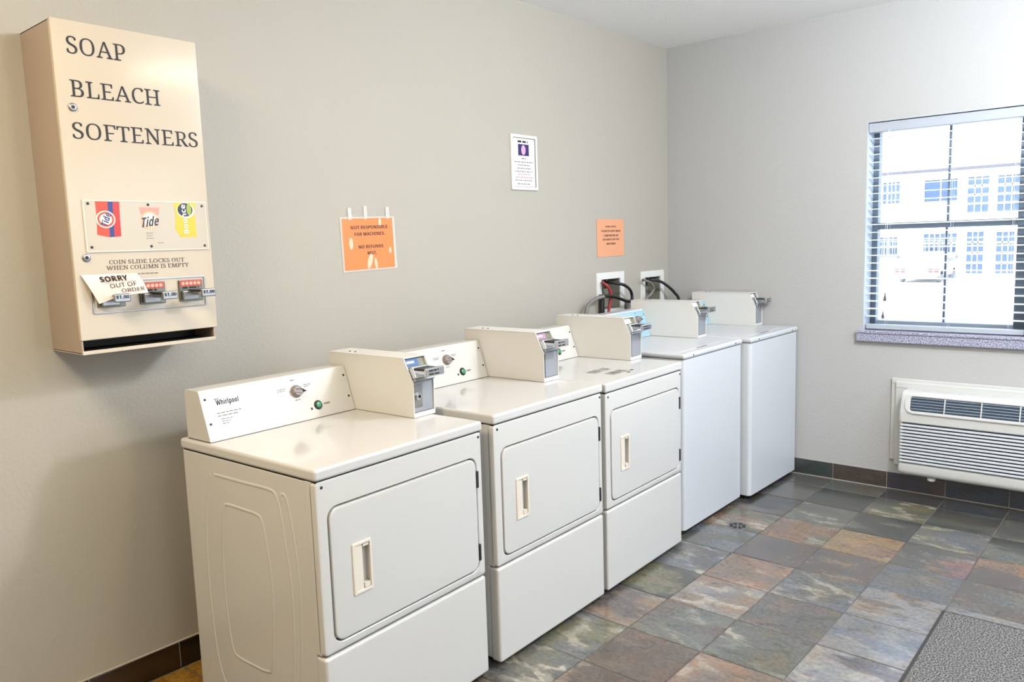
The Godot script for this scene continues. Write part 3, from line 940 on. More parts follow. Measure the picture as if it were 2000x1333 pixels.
func console(t: Node3D, Ht: float, len: float, washer: bool) -> void:
	# back panel with a sloping face: foot at z -0.53, top at -0.58
	var x0 := 0.012
	var st := MB.new()
	st.X = Transform3D(Basis(Vector3(0, 0, -1), Vector3.UP, Vector3(1, 0, 0)), Vector3(x0, Ht, 0))
	var prof := PackedVector2Array([Vector2(0.530, 0.002), Vector2(0.665, 0.002), Vector2(0.665, 0.155), Vector2(0.655, 0.160), Vector2(0.586, 0.160), Vector2(0.580, 0.155)])
	st.extrude(prof, 0.0, len, 0.0015, 0.0015)
	var c := obj("console", st, M.enamel if not washer else M.enamel_washer, t)
	var sh := MB.new()
	sh.span(Vector3(x0, Ht + 0.0002, -0.66), Vector3(x0 + len, Ht + 0.0025, -0.5315))
	obj("console_seal", sh, M.gap_dark, c)
	var up := Vector3(0, 0.153, -0.050).normalized()
	var out := Vector3(1, 0, 0).cross(up)
	var F := Transform3D(Basis(Vector3(1, 0, 0), up, out), Vector3(0, Ht + 0.002, -0.530))
	var fb := F.basis * Basis(Vector3.RIGHT, PI / 2)
	if washer:
		var ov := MB.new()
		ov.X = F
		ov.rspan(Vector3(x0 + 0.002, 0.004, 0.0), Vector3(x0 + len - 0.002, 0.158, 0.0012), 0.0005)
		obj("blue_overlay", ov, M.sky_film, c)
	var lift := 0.0012 if washer else 0.0
	for q: Vector2 in [Vector2(0.028, 0.136), Vector2(0.028, 0.056), Vector2(len - 0.002, 0.132), Vector2(len - 0.002, 0.053)]:
		screw(c, F * Vector3(q.x, q.y, lift), 0.0042, fb)
	# selector knob with a pointer
	var kx := 0.364 if not washer else 0.50
	var kn := MB.new()
	kn.X = Transform3D(fb, F * Vector3(kx, 0.106, lift))
	kn.lathe(PackedVector2Array([Vector2(0.022, 0.0), Vector2(0.022, 0.004), Vector2(0.019, 0.006), Vector2(0.018, 0.016), Vector2(0.016, 0.018), Vector2(0, 0.018)]), 28)
	var ptr := PackedVector2Array()
	var kb := obj("knob", kn, M.knob, c)
	var kp := MB.new()
	kp.X = F * Transform3D(Basis(Vector3.BACK, -0.22), Vector3(kx, 0.106, lift + 0.006))
	ptr = PackedVector2Array([Vector2(-0.018, -0.007), Vector2(0.012, -0.0085), Vector2(0.031, -0.001), Vector2(0.031, 0.001), Vector2(0.012, 0.0085), Vector2(-0.018, 0.007)])
	kp.extrude(ptr, 0.0, 0.016, 0.002)
	obj("knob_pointer", kp, M.knob_top, c)
	# start button, signal dot, print
	if not washer:
		var bt := MB.new()
		bt.X = Transform3D(fb, F * Vector3(0.439, 0.044, 0))
		bt.lathe(PackedVector2Array([Vector2(0.0165, 0.0), Vector2(0.0165, 0.003), Vector2(0.014, 0.005), Vector2(0.0105, 0.005)]), 24)
		obj("button_rim", bt, M.green_rim, c)
		var bc := MB.new()
		bc.X = Transform3D(fb, F * Vector3(0.439, 0.044, 0))
		bc.lathe(PackedVector2Array([Vector2(0.0105, 0.002), Vector2(0.0105, 0.007), Vector2(0.008, 0.0085), Vector2(0, 0.009)]), 24)
		obj("start_button", bc, M.green, c)
		var dt := MB.new()
		dt.X = Transform3D(fb, F * Vector3(0.410, 0.035, 0))
		dt.lathe(PackedVector2Array([Vector2(0.005, 0.0), Vector2(0.0045, 0.001), Vector2(0, 0.0012)]), 14)
		obj("indicator", dt, M.ink_brown, c)
		text("START", 0.028, 0.006, M.ink_brown, c, F * at(Vector3(0.478, 0.044, 0.0003)), "Droid Sans", true)
		text("Whirlpool", 0.080, 0.024, M.ink, c, F * at(Vector3(0.102, 0.118, 0.0003)), "Droid Sans", true)
		var pr := MB.new()
		pr.X = F
		print_lines(pr, 0.058, 0.130, 0.022, 1, 0.01, 0.004, 3)
		print_lines(pr, 0.058, 0.084, 0.092, 2, 0.0095, 0.0036, 4)
		print_lines(pr, 0.068, 0.064, 0.040, 3, 0.0075, 0.0028, 6)
		obj("panel_print", pr, M.ink_grey, c)
	var pk := MB.new()
	pk.X = F * at(Vector3(kx - 0.364, 0, lift))
	print_lines(pk, 0.350, 0.145, 0.028, 1, 0.01, 0.004, 7)
	print_lines(pk, 0.290, 0.120, 0.036, 2, 0.006, 0.003, 9)
	print_lines(pk, 0.400, 0.122, 0.034, 2, 0.006, 0.003, 10)
	print_lines(pk, 0.352, 0.074, 0.024, 1, 0.006, 0.0034, 12)
	for k in 9:
		var a := deg_to_rad(200.0 - k * 27.5)
		pk.box(Vector3(0.364 + cos(a) * 0.026, 0.106 + sin(a) * 0.026, 0.0002), Vector3(0.0022, 0.0022, 0.0004))
	obj("dial_print", pk, M.ink_grey, c)

func lens_ridge(pts: Array, closed: bool) -> PackedVector3Array:
	var c := Curve3D.new()
	for k in pts.size():
		c.add_point(Vector3(0, pts[k].y, pts[k].x))
	var out := PackedVector3Array()
	var n := pts.size() - 1
	for k in n * 5 + 1:
		var f := float(k) / 5.0
		var i := mini(int(f), n - 1)
		var t := f - i
		var p0: Vector2 = pts[maxi(i - 1, 0)] if not closed or i > 0 else pts[n - 1]
		var p1: Vector2 = pts[i]
		var p2: Vector2 = pts[i + 1]
		var p3: Vector2 = pts[mini(i + 2, n)] if not closed or i < n - 1 else pts[1]
		var q := p1.cubic_interpolate(p2, p0, p3, t)
		out.append(Vector3(0, q.y, q.x))
	return out

func dryer(label: String, D: float, z: float, a: float, w: float, Hl: float, Ht: float, price: Material, dark_door: bool, side: bool) -> Node3D:
	var t := thing("clothes_dryer", label, "dryer", machine_at(D, z, a), "white coin dryers along the left wall")
	var gap := 0.372
	var cb := MB.new()
	cb.rspan(Vector3(0.002, 0.03, -0.685), Vector3(w - 0.002, Hl - 0.004, -0.042), 0.004)
	cb.span(Vector3(0.02, 0.016, -0.66), Vector3(w - 0.02, 0.03, -0.06))
	var cab := obj("cabinet", cb, M.enamel, t)
	if side:
		# swage lines pressed into the side panel
		var lines := [
			[[Vector2(-0.505, 0.824), Vector2(-0.343, 0.825), Vector2(-0.215, 0.826), Vector2(-0.186, 0.812), Vector2(-0.17, 0.772), Vector2(-0.154, 0.666), Vector2(-0.141, 0.555), Vector2(-0.142, 0.438), Vector2(-0.160, 0.254), Vector2(-0.19, 0.11)], false],
			[[Vector2(-0.530, 0.822), Vector2(-0.562, 0.723), Vector2(-0.581, 0.605), Vector2(-0.588, 0.457), Vector2(-0.583, 0.31), Vector2(-0.568, 0.195), Vector2(-0.535, 0.12), Vector2(-0.479, 0.09), Vector2(-0.36, 0.085)], false],
			[[Vector2(-0.448, 0.738), Vector2(-0.36, 0.739), Vector2(-0.288, 0.737), Vector2(-0.264, 0.718), Vector2(-0.248, 0.640), Vector2(-0.237, 0.546), Vector2(-0.240, 0.437), Vector2(-0.266, 0.269), Vector2(-0.298, 0.241), Vector2(-0.362, 0.238), Vector2(-0.447, 0.239), Vector2(-0.478, 0.263), Vector2(-0.494, 0.365), Vector2(-0.496, 0.509), Vector2(-0.483, 0.637), Vector2(-0.466, 0.72), Vector2(-0.448, 0.738)], true],
			[[Vector2(-0.165, 0.80), Vector2(-0.158, 0.822), Vector2(-0.142, 0.820), Vector2(-0.131, 0.796), Vector2(-0.115, 0.72), Vector2(-0.105, 0.63), Vector2(-0.100, 0.554), Vector2(-0.108, 0.421), Vector2(-0.123, 0.266), Vector2(-0.15, 0.11)], false],
		]
		for L: Array in lines:
			var r := MB.new()
			r.X = at(Vector3(0.0098, 0, 0))
			r.tube(lens_ridge(L[0], L[1]), 0.0098, 14, 1.0)
			obj("pressed_ridge", r, M.enamel, cab, 60.0)
	# front panel with the door opening
	var fp := MB.new()
	var yc := (gap + Hl) / 2 + 0.002
	fp.ring(MB.rrect(w / 2, yc, w, Hl - gap - 0.008, 0.012, 5), MB.rrect(0.347, 0.602, 0.624, 0.398, 0.034, 5), -0.024, 0.0, 0.009, 0.002)
	fp.rspan(Vector3(0.0, gap + 0.006, -0.046), Vector3(w, Hl - 0.003, -0.018), 0.002)
	var front := obj("front_panel", fp, M.enamel, t)
	var gk := MB.new()
	gk.span(Vector3(0.03, 0.40, -0.0182), Vector3(0.664, 0.804, -0.0165))
	obj("door_gap_shade", gk, M.gap_dark, t)  # dark sheet stands in for the shade in the gap round the door
	screw(front, Vector3(0.021, Hl - 0.020, 0.0))
	screw(front, Vector3(w - 0.016, Hl - 0.019, 0.0))
	# door with a pocket handle
	var d := MB.new()
	var dc := Vector2(0.347, 0.602)
	var hc := Vector2(0.145, 0.597)
	d.ring(MB.rrect(dc.x, dc.y, 0.614, 0.388, 0.030, 5), MB.rrect(hc.x, hc.y, 0.060, 0.142, 0.004, 5), -0.014, 0.0035, 0.006)
	d.span(Vector3(0.045, 0.412, -0.015), Vector3(0.65, 0.792, -0.0145))
	var door := obj("door", d, M.enamel_door, t)
	var hz := MB.new()
	hz.ring(MB.rrect(hc.x, hc.y, 0.072, 0.154, 0.004, 3), MB.rrect(hc.x, hc.y, 0.056, 0.136, 0.003, 3), 0.0, 0.0075, 0.002, 0.001)
	hz.X = Transform3D()
	# grip flap on the left half, slanting inwards
	hz.quad(Vector3(hc.x - 0.028, hc.y - 0.068, 0.006), Vector3(hc.x + 0.004, hc.y - 0.068, 0.0015), Vector3(hc.x + 0.004, hc.y + 0.068, 0.0015), Vector3(hc.x - 0.028, hc.y + 0.068, 0.006))
	hz.quad(Vector3(hc.x + 0.004, hc.y - 0.068, 0.0015), Vector3(hc.x + 0.004, hc.y - 0.068, -0.013), Vector3(hc.x + 0.004, hc.y + 0.068, -0.013), Vector3(hc.x + 0.004, hc.y + 0.068, 0.0015))
	hz.span(Vector3(hc.x + 0.006, hc.y + 0.058, -0.012), Vector3(hc.x + 0.027, hc.y + 0.066, 0.004))
	hz.span(Vector3(hc.x + 0.006, hc.y - 0.066, -0.012), Vector3(hc.x + 0.027, hc.y - 0.052, 0.004))
	obj("handle", hz, M.plastic_ivory, door)
	for y: float in [0.722, 0.466]:
		var hg := MB.new()
		hg.rspan(Vector3(0.6525, y - 0.029, -0.012), Vector3(0.6635, y + 0.029, 0.0055), 0.002)
		obj("hinge", hg, M.dark_steel, door)
	var kp := MB.new()
	kp.rspan(Vector3(0.0, 0.020, -0.046), Vector3(w, gap, 0.0), 0.010)
	obj("kick_panel", kp, M.enamel, t)
	var ft := MB.new()
	for fx: float in [0.05, w - 0.05]:
		for fz: float in [-0.08, -0.62]:
			ft.X = at(Vector3(fx, 0, fz))
			ft.lathe(PackedVector2Array([Vector2(0, 0), Vector2(0.02, 0), Vector2(0.02, 0.008), Vector2(0.012, 0.018), Vector2(0, 0.018)]), 14)
	obj("levelling_feet", ft, M.black, t)
	var tp := MB.new()
	tp.rspan(Vector3(-0.003, Hl, -0.690), Vector3(w + 0.003, Ht, 0.005), 0.009)
	obj("top", tp, M.enamel_top, t)
	var seam := MB.new()
	seam.span(Vector3(0.004, Hl - 0.006, -0.68), Vector3(w - 0.004, Hl + 0.002, -0.004))
	obj("top_seal", seam, M.gap_dark, t)
	var xs := w - 0.092
	console(t, Ht, xs - 0.014, false)
	coin_box(t, xs, Ht, price, dark_door)
	return t

func washer(label: String, D: float, z: float, a: float, w: float, Hl: float, Ht: float, coin := 0.09) -> Node3D:
	var t := thing("washing_machine", label, "washer", machine_at(D, z, a), "white top loading coin washers in the back corner")
	var cb := MB.new()
	var plan := PackedVector2Array()
	# plan outline, rounded front corners: (x, -z)
	for k in 6:
		var q := PI / 2 * k / 5.0
		plan.append(Vector2(0.022 - 0.022 * sin(q) , -(-0.022 + 0.022 * cos(q))) if false else Vector2(0.022 - 0.022 * cos(q), 0.022 - 0.022 * sin(q)))
	for k in 6:
		var q := PI / 2 * k / 5.0
		plan.append(Vector2(w - 0.022 + 0.022 * sin(q), 0.022 - 0.022 * cos(q)))
	plan.append(Vector2(w, 0.655)); plan.append(Vector2(0, 0.655))
	cb.X = Transform3D(Basis(Vector3(1, 0, 0), Vector3(0, 0, -1), Vector3(0, 1, 0)), Vector3(0, 0.0, 0))
	cb.extrude(plan, 0.024, Hl - 0.003, 0.002, 0.003)
	obj("cabinet", cb, M.enamel_washer, t)
	var bs := MB.new()
	bs.span(Vector3(0.015, 0.012, -0.63), Vector3(w - 0.015, 0.026, -0.02))
	obj("base", bs, M.black, t)
	var ft := MB.new()
	for fx: float in [0.05, w - 0.05]:
		for fz: float in [-0.06, -0.60]:
			ft.X = at(Vector3(fx, 0, fz))
			ft.lathe(PackedVector2Array([Vector2(0, 0), Vector2(0.02, 0), Vector2(0.02, 0.008), Vector2(0.012, 0.014), Vector2(0, 0.014)]), 14)
	obj("levelling_feet", ft, M.black, t)
	var seam := MB.new()
	seam.span(Vector3(0.006, Hl - 0.006, -0.645), Vector3(w - 0.006, Hl + 0.002, -0.006))
	obj("top_seal", seam, M.rubber_grey, t)
	var tp := MB.new()
	tp.rspan(Vector3(-0.003, Hl, -0.665), Vector3(w + 0.003, Ht - 0.004, 0.005), 0.012)
	var top := obj("top", tp, M.enamel_washer, t)
	for fx: float in [0.095, w - 0.095]:
		screw(top, Vector3(fx, (Hl + Ht) / 2 - 0.003, 0.005), 0.004)
	var ld := MB.new()
	ld.rspan(Vector3(0.05, Ht - 0.012, -0.515), Vector3(w - 0.12, Ht - 0.0022, -0.055), 0.003)
	var lid := obj("lid", ld, M.enamel_washer, t)
	var lg := MB.new()
	lg.rspan(Vector3(0.24, Ht - 0.008, -0.058), Vector3(0.36, Ht - 0.0028, -0.045), 0.002)
	obj("lid_grip", lg, M.rubber_grey, lid)
	var xs := w - coin
	console(t, Ht - 0.004, xs - 0.014, true)
	coin_box(t, xs, Ht - 0.004, M.label_white, false)
	return t

func make_machines() -> void:
	dryer("white coin dryer nearest the soap dispenser, its ridged left side in view", 0.98075, 3.64762, 0.03583, 0.6889, 0.8841, 0.9177, M.label_blue, true, true)
	dryer("middle one of three white coin dryers, with a pink coin label, between two dryers", 0.95801, 2.90023, 0.02438, 0.6846, 0.8915, 0.9261, M.label_pink, false, false)
	var d3 := dryer("white coin dryer next to the washers, grey scribbles on its top", 0.93702, 2.18332, 0.03095, 0.6820, 0.8800, 0.9201, M.label_white, false, false)
	washer("white coin washer beside the dryers, hose box with a red hose behind it", 0.86632, 1.38461, 0.01227, 0.6865, 0.9073, 0.9393)
	washer("white coin washer in the corner against the back wall", 0.90308, 0.68124, -0.00846, 0.6694, 0.9097, 0.9433, 0.112)
	# scribbles left on the third dryer's top
	var flat := Basis(Vector3(1, 0, 0), Vector3(0, 0, -1), Vector3(0, 1, 0))
	text("OUT OF", 0.15, 0.05, M.ink_grey, d3, Transform3D(flat, Vector3(0.27, 0.9205, -0.20)), "Droid Sans", false, "marker_writing")
	text("ORDER", 0.13, 0.05, M.ink_grey, d3, Transform3D(flat, Vector3(0.27, 0.9205, -0.11)), "Droid Sans", false, "marker_writing")
	for p: Vector2 in [Vector2(0.30, -0.065), Vector2(0.36, -0.085)]:
		var sp := MB.new()
		sp.X = Transform3D(flat, Vector3(p.x, 0.9203, p.y))
		sp.extrude(MB.disc(0, 0, 0.014, 14, 0.008), 0, 0.0004)
		obj("ink_spot", sp, M.ink_brown, d3)

# ------------------------------------------------------------------ soap dispenser
func make_vending() -> void:
	# local axes: x to the right along the wall, y up, z out of the wall; origin at the lower left back corner
	var T := Transform3D(Basis(Vector3(0, 0, -1), Vector3.UP, Vector3(1, 0, 0)), Vector3(0, 1.217, 3.921))
	var t := thing("vending_machine", "cream wall mounted soap, bleach and softener dispenser with three coin slides", "dispenser", T)
	var W := 0.438
	var D := 0.236
	var H := 0.976
	# case: sides, back, top and a tray floor, open at the lower front
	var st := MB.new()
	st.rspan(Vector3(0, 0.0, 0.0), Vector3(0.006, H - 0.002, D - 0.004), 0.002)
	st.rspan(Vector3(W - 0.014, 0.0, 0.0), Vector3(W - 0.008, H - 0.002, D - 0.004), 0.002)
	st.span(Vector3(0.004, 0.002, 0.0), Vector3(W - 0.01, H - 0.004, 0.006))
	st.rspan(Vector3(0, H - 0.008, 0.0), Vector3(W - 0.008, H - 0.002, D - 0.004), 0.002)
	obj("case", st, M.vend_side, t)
	var tr := MB.new()
	tr.rspan(Vector3(0.0, -0.002, 0.0), Vector3(W - 0.010, 0.006, D), 0.002)
	tr.rspan(Vector3(0.0, -0.002, D - 0.004), Vector3(W - 0.010, 0.010, D + 0.001), 0.0015)
	obj("tray", tr, M.vend_front, t)
	var dk := MB.new()
	dk.span(Vector3(0.006, 0.006, 0.10), Vector3(W - 0.014, 0.06, 0.104))
	dk.span(Vector3(0.006, 0.0062, 0.006), Vector3(W - 0.014, 0.0068, D - 0.006))
	obj("tray_back", dk, M.vend_dark, t)
	var fp := MB.new()
	fp.rspan(Vector3(-0.001, 0.041, D - 0.016), Vector3(W, H, D), 0.003)
	var front := obj("front_panel", fp, M.vend_front, t)
	var z := D + 0.0003
	var se := "Droid Serif"
	text("SOAP", 0.168, 0.050, M.ink, front, at(Vector3(0.122, 0.906, z)), se)
	text("BLEACH", 0.266, 0.048, M.ink, front, at(Vector3(0.170, 0.783, z)), se)
	text("SOFTENERS", 0.386, 0.048, M.ink, front, at(Vector3(0.225, 0.662, z)), se)
	text("COIN SLIDE LOCKS OUT", 0.238, 0.0125, M.ink_brown, front, at(Vector3(0.220, 0.2735, z)), se)
	text("WHEN COLUMN IS EMPTY", 0.262, 0.0125, M.ink_brown, front, at(Vector3(0.222, 0.256, z)), se)
	var sm := MB.new()
	sm.X = at(Vector3(0, 0, z))
	print_lines(sm, 0.185, 0.233, 0.085, 1, 0.01, 0.003, 15)
	obj("small_print", sm, M.ink_grey, front)
	for q: Vector2 in [Vector2(0.039, 0.728), Vector2(0.036, 0.289)]:
		var lk := MB.new()
		lk.X = Transform3D(Basis(Vector3.RIGHT, PI / 2), Vector3(q.x, q.y, D))
		lk.lathe(PackedVector2Array([Vector2(0.012, 0.0), Vector2(0.012, 0.003), Vector2(0.009, 0.005), Vector2(0.0055, 0.005), Vector2(0.0055, 0.001), Vector2(0, 0.001)]), 20)
		var lo := obj("lock", lk, M.steel, t)
		var kh := MB.new()
		kh.X = Transform3D(Basis(Vector3.RIGHT, PI / 2), Vector3(q.x, q.y, D))
		kh.lathe(PackedVector2Array([Vector2(0.0052, 0.0012), Vector2(0.0052, 0.003), Vector2(0, 0.003)]), 16)
		obj("keyhole", kh, M.black, lo)
	# product pictures behind a clear plate
	var dp := MB.new()
	dp.rspan(Vector3(0.041, 0.307, D), Vector3(0.424, 0.458, D + 0.003), 0.001)
	var disp := obj("display_plate", dp, M.display, t)
	var rim := MB.new()
	rim.ring(MB.rrect(0.2325, 0.3825, 0.389, 0.157, 0.002, 2), MB.rrect(0.2325, 0.3825, 0.381, 0.149, 0.002, 2), D - 0.001, D + 0.004, 0.001)
	obj("display_rim", rim, M.plastic_ivory, t)
	for q: Vector2 in [Vector2(0.054, 0.450), Vector2(0.234, 0.449), Vector2(0.413, 0.447), Vector2(0.054, 0.320), Vector2(0.234, 0.319), Vector2(0.413, 0.317)]:
		screw(t, Vector3(q.x, q.y, D + 0.003), 0.0042)
	var z2 := D + 0.003
	soap_bag(t, z2)
	var mid := MB.new()
	mid.X = at(Vector3(0, 0, z2))
	mid.extrude(PackedVector2Array([Vector2(0.209, 0.418), Vector2(0.265, 0.416), Vector2(0.269, 0.440), Vector2(0.205, 0.441)]), 0.0, 0.0006)
	var m1 := obj("detergent_picture", mid, M.tide_pink, t)
	var ml := MB.new()
	ml.X = at(Vector3(0, 0, z2))
	ml.extrude(MB.disc(0.236, 0.400, 0.028, 28), 0.0, 0.0009)
	obj("logo_ring", ml, M.tide_peach, m1)
	var mw := MB.new()
	mw.X = at(Vector3(0, 0, z2))
	mw.extrude(MB.disc(0.236, 0.401, 0.021, 28), 0.0, 0.0012)
	obj("logo_ring", mw, M.cream, m1)
	text("Tide", 0.056, 0.033, M.tide_navy, m1, Transform3D(Basis(Vector3(1, 0.12, 0).normalized(), Vector3(0.22, 1, 0).normalized(), Vector3.BACK), Vector3(0.236, 0.397, z2 + 0.0015)), "Droid Sans", true)
	var mp := MB.new()
	mp.X = at(Vector3(0, 0, z2))
	print_lines(mp, 0.218, 0.359, 0.028, 3, 0.008, 0.002, 18, true)
	print_lines(mp, 0.255, 0.328, 0.020, 1, 0.008, 0.002, 19)
	obj("picture_print", mp, M.ink_grey, m1)
	# yellow packet
	var yb := MB.new()
	yb.X = at(Vector3(0, 0, z2))
	yb.extrude(PackedVector2Array([Vector2(0.332, 0.346), Vector2(0.387, 0.346), Vector2(0.386, 0.41), Vector2(0.390, 0.457), Vector2(0.318, 0.457), Vector2(0.321, 0.41), Vector2(0.317, 0.372)]), 0.0, 0.0006)
	var y1 := obj("softener_picture", yb, M.yellow, t)
	var yr := MB.new()
	yr.X = at(Vector3(0, 0, z2))
	yr.extrude(MB.disc(0.356, 0.432, 0.0295, 24, 0.025), 0.0, 0.0009)
	obj("logo_ring", yr, M.cream, y1)
	var yd := MB.new()
	yd.X = at(Vector3(0, 0, z2))
	yd.extrude(MB.disc(0.354, 0.434, 0.0255, 24, 0.022), 0.0, 0.0012)
	obj("logo_disc", yd, M.tide_navy, y1)
	var yl := MB.new()
	yl.X = at(Vector3(0, 0, z2))
	yl.extrude(MB.disc(0.367, 0.436, 0.008, 18, 0.020), 0.0, 0.0015)
	obj("logo_leaf", yl, M.lime, y1)
	text("Bounce", 0.094, 0.017, M.white_print, y1, Transform3D(Basis(Vector3.BACK, deg_to_rad(94)), Vector3(0.349, 0.404, z2 + 0.0018)), "Droid Sans", true)
	# raised plate round the coin slides
	var cp := MB.new()
	cp.ring(MB.rrect(0.222, 0.168, 0.364, 0.100, 0.004, 3), MB.rrect(0.222, 0.168, 0.356, 0.092, 0.003, 3), D - 0.001, D + 0.003, 0.001)
	obj("coin_plate_rim", cp, M.steel, t)
	for k in 3:
		var x0: float = [0.055, 0.183, 0.311][k]
		var hw := 0.082
		var s := MB.new()
		s.rspan(Vector3(x0, 0.137, D - 0.002), Vector3(x0 + hw, 0.206, D + 0.006), 0.002)
		var cs := obj("coin_mechanism", s, M.brass, t)
		var lb := MB.new()
		lb.rspan(Vector3(x0 + 0.004, 0.186, D + 0.005), Vector3(x0 + hw - 0.004, 0.204, D + 0.007), 0.0006)
		obj("coin_label", lb, M.label_red, cs)
		var cc := MB.new()
		for q in 5:
			cc.X = at(Vector3(x0 + 0.014 + q * 0.0135, 0.195, D + 0.007))
			cc.extrude(MB.disc(0, 0, 0.0055, 12), 0.0, 0.0004)
		obj("coin_print", cc, M.tide_peach, cs)
		var bk := MB.new()
		bk.X = at(Vector3(x0 + 0.012, 0.178, D + 0.006))
		print_lines(bk, 0, 0, 0.06, 1, 0.01, 0.006, 30 + k)
		obj("coin_print", bk, M.ink, cs)
		var md := MB.new()
		md.rspan(Vector3(x0 + 0.006, 0.141, D + 0.004), Vector3(x0 + hw - 0.022, 0.172, D + 0.020), 0.004)
		obj("coin_cup", md, M.steel, cs)
		var sl := MB.new()
		var ex := 0.0 if k == 0 else 0.042
		sl.rspan(Vector3(x0 + 0.030, 0.170, D + 0.004), Vector3(x0 + hw - 0.004, 0.175, D + 0.052 + ex), 0.0015)
		obj("coin_slide", sl, M.dark_steel, cs)
		var tb := MB.new()
		tb.rspan(Vector3(x0 + 0.034, 0.157, D + 0.004), Vector3(x0 + hw - 0.008, 0.170, D + 0.046 + ex), 0.003)
		obj("slide_tray", tb, M.chrome, cs)
		var hd := MB.new()
		hd.rspan(Vector3(x0 + 0.028, 0.152, D + 0.046 + ex), Vector3(x0 + hw - 0.004, 0.178, D + 0.056 + ex), 0.004)
		obj("slide_handle", hd, M.steel, cs)
		text("$1.00", 0.038, 0.012, M.ink, cs, at(Vector3(x0 + 0.053, 0.168, D + 0.0562 + ex)), "Droid Sans", true, "price_print")
	# note hung over the first slide
	var pn := thing("paper_note", "curled white paper note reading SORRY OUT OF ORDER stuck over the first coin slide", "note", T)
	var ps := MB.new()
	var grid := []
	var nu := 10
	var nv := 8
	for j in nv + 1:
		var row := []
		for i in nu + 1:
			row.append(note_point(float(i) / nu, float(j) / nv))
		grid.append(row)
	for side in 2:
		for j in nv:
			for i in nu:
				var a: Vector3 = grid[j][i]
				var b: Vector3 = grid[j][i + 1]
				var c: Vector3 = grid[j + 1][i + 1]
				var d: Vector3 = grid[j + 1][i]
				var o := Vector3(0, 0, 0.0003 if side == 0 else -0.0003)
				if side == 0: ps.quad(a + o, d + o, c + o, b + o)
				else: ps.quad(a + o, b + o, c + o, d + o)
	obj("sheet", ps, M.paper, pn, 80.0)
	note_text("SORRY", 0.50, 0.24, 0.50, 0.36, pn, true)
	note_text("OUT OF", 0.59, 0.54, 0.50, 0.30, pn, false)
	note_text("ORDER", 0.72, 0.80, 0.46, 0.26, pn, false)
	var ul := MB.new()
	var p0 := note_point(0.30, 0.38)
	var p1 := note_point(0.82, 0.36)
	ul.tube(PackedVector3Array([p0 + Vector3(0, 0, 0.001), p1 + Vector3(0, 0, 0.001)]), 0.0006, 5)
	obj("underline", ul, M.ink, pn)

func note_point(u: float, v: float) -> Vector3:
	# u to the right, v down
	var tl := Vector3(0.014, 0.239, 0.2395)
	var tr := Vector3(0.180, 0.237, 0.2395)
	var br := Vector3(0.182, 0.176, 0.302)
	var bl := Vector3(0.050, 0.150, 0.262)
	var p := tl.lerp(tr, u).lerp(bl.lerp(br, u), v)
	p.z += 0.010 * sin(PI * v) * (0.4 + 0.6 * u) + 0.004 * sin(PI * u) * v
	p.y += 0.008 * sin(PI * u) * v
	return p

func note_text(s: String, u: float, v: float, wu: float, hv: float, parent: Node3D, bold: bool) -> void:
	var c := note_point(u, v)
	var ex := note_point(minf(u + wu / 2, 1.0), v) - note_point(u - wu / 2, v)
	var ey := note_point(u, v - hv / 2) - note_point(u, minf(v + hv / 2, 1.0))
	var nx := ex.normalized()
	var nz := nx.cross(ey).normalized()
	var ny := nz.cross(nx)
	text(s, ex.length(), ey.length() * 0.62, M.ink, parent, Transform3D(Basis(nx, ny, nz), c + nz * 0.003), "Droid Sans", bold, "handwriting")

func soap_bag(t: Node3D, z: float) -> void:
	var st := MB.new()
	st.X = at(Vector3(0, 0, z))
	st.extrude(PackedVector2Array([Vector2(0.073, 0.357), Vector2(0.109, 0.349), Vector2(0.143, 0.352), Vector2(0.144, 0.41), Vector2(0.146, 0.457), Vector2(0.075, 0.457), Vector2(0.076, 0.41)]), 0.0, 0.0006)
	var bag := obj("detergent_picture", st, M.tide_orange, t)
	var rd := MB.new()
	rd.X = at(Vector3(0, 0, z))
	rd.extrude(PackedVector2Array([Vector2(0.124, 0.350), Vector2(0.1428, 0.352), Vector2(0.1438, 0.41), Vector2(0.1455, 0.4568), Vector2(0.127, 0.4568)]), 0.0, 0.0008)
	obj("red_stripe", rd, M.tide_red, bag)
	var bl := MB.new()
	bl.X = at(Vector3(0, 0, z))
	bl.extrude(PackedVector2Array([Vector2(0.109, 0.3495), Vector2(0.123, 0.3505), Vector2(0.126, 0.4568), Vector2(0.111, 0.4568)]), 0.0, 0.001)
	obj("blue_stripe", bl, M.tide_blue, bag)
	var k := 0
	for q: Array in [[0.0285, M.cream], [0.0245, M.tide_orange], [0.0185, M.cream]]:
		var c := MB.new()
		c.X = at(Vector3(0, 0, z + 0.001))
		c.extrude(MB.disc(0.101, 0.403, q[0], 28, q[0] * 0.92), 0.0, 0.0005 + 0.0003 * k)
		obj("logo_ring", c, q[1], bag)
		k += 1
	text("Tide", 0.042, 0.021, M.tide_blue, bag, Transform3D(Basis(Vector3.BACK, deg_to_rad(68)), Vector3(0.101, 0.403, z + 0.0026)), "Droid Sans", true)

# ------------------------------------------------------------------ papers on the wall
func wall_frame(zl: float, y: float, turn := 0.0) -> Transform3D:
	# x to the right along the left wall, y up, z out of the wall
	return Transform3D(Basis(Vector3(0, 0, -1), Vector3.UP, Vector3(1, 0, 0)) * Basis(Vector3.BACK, turn), Vector3(0, y, zl))

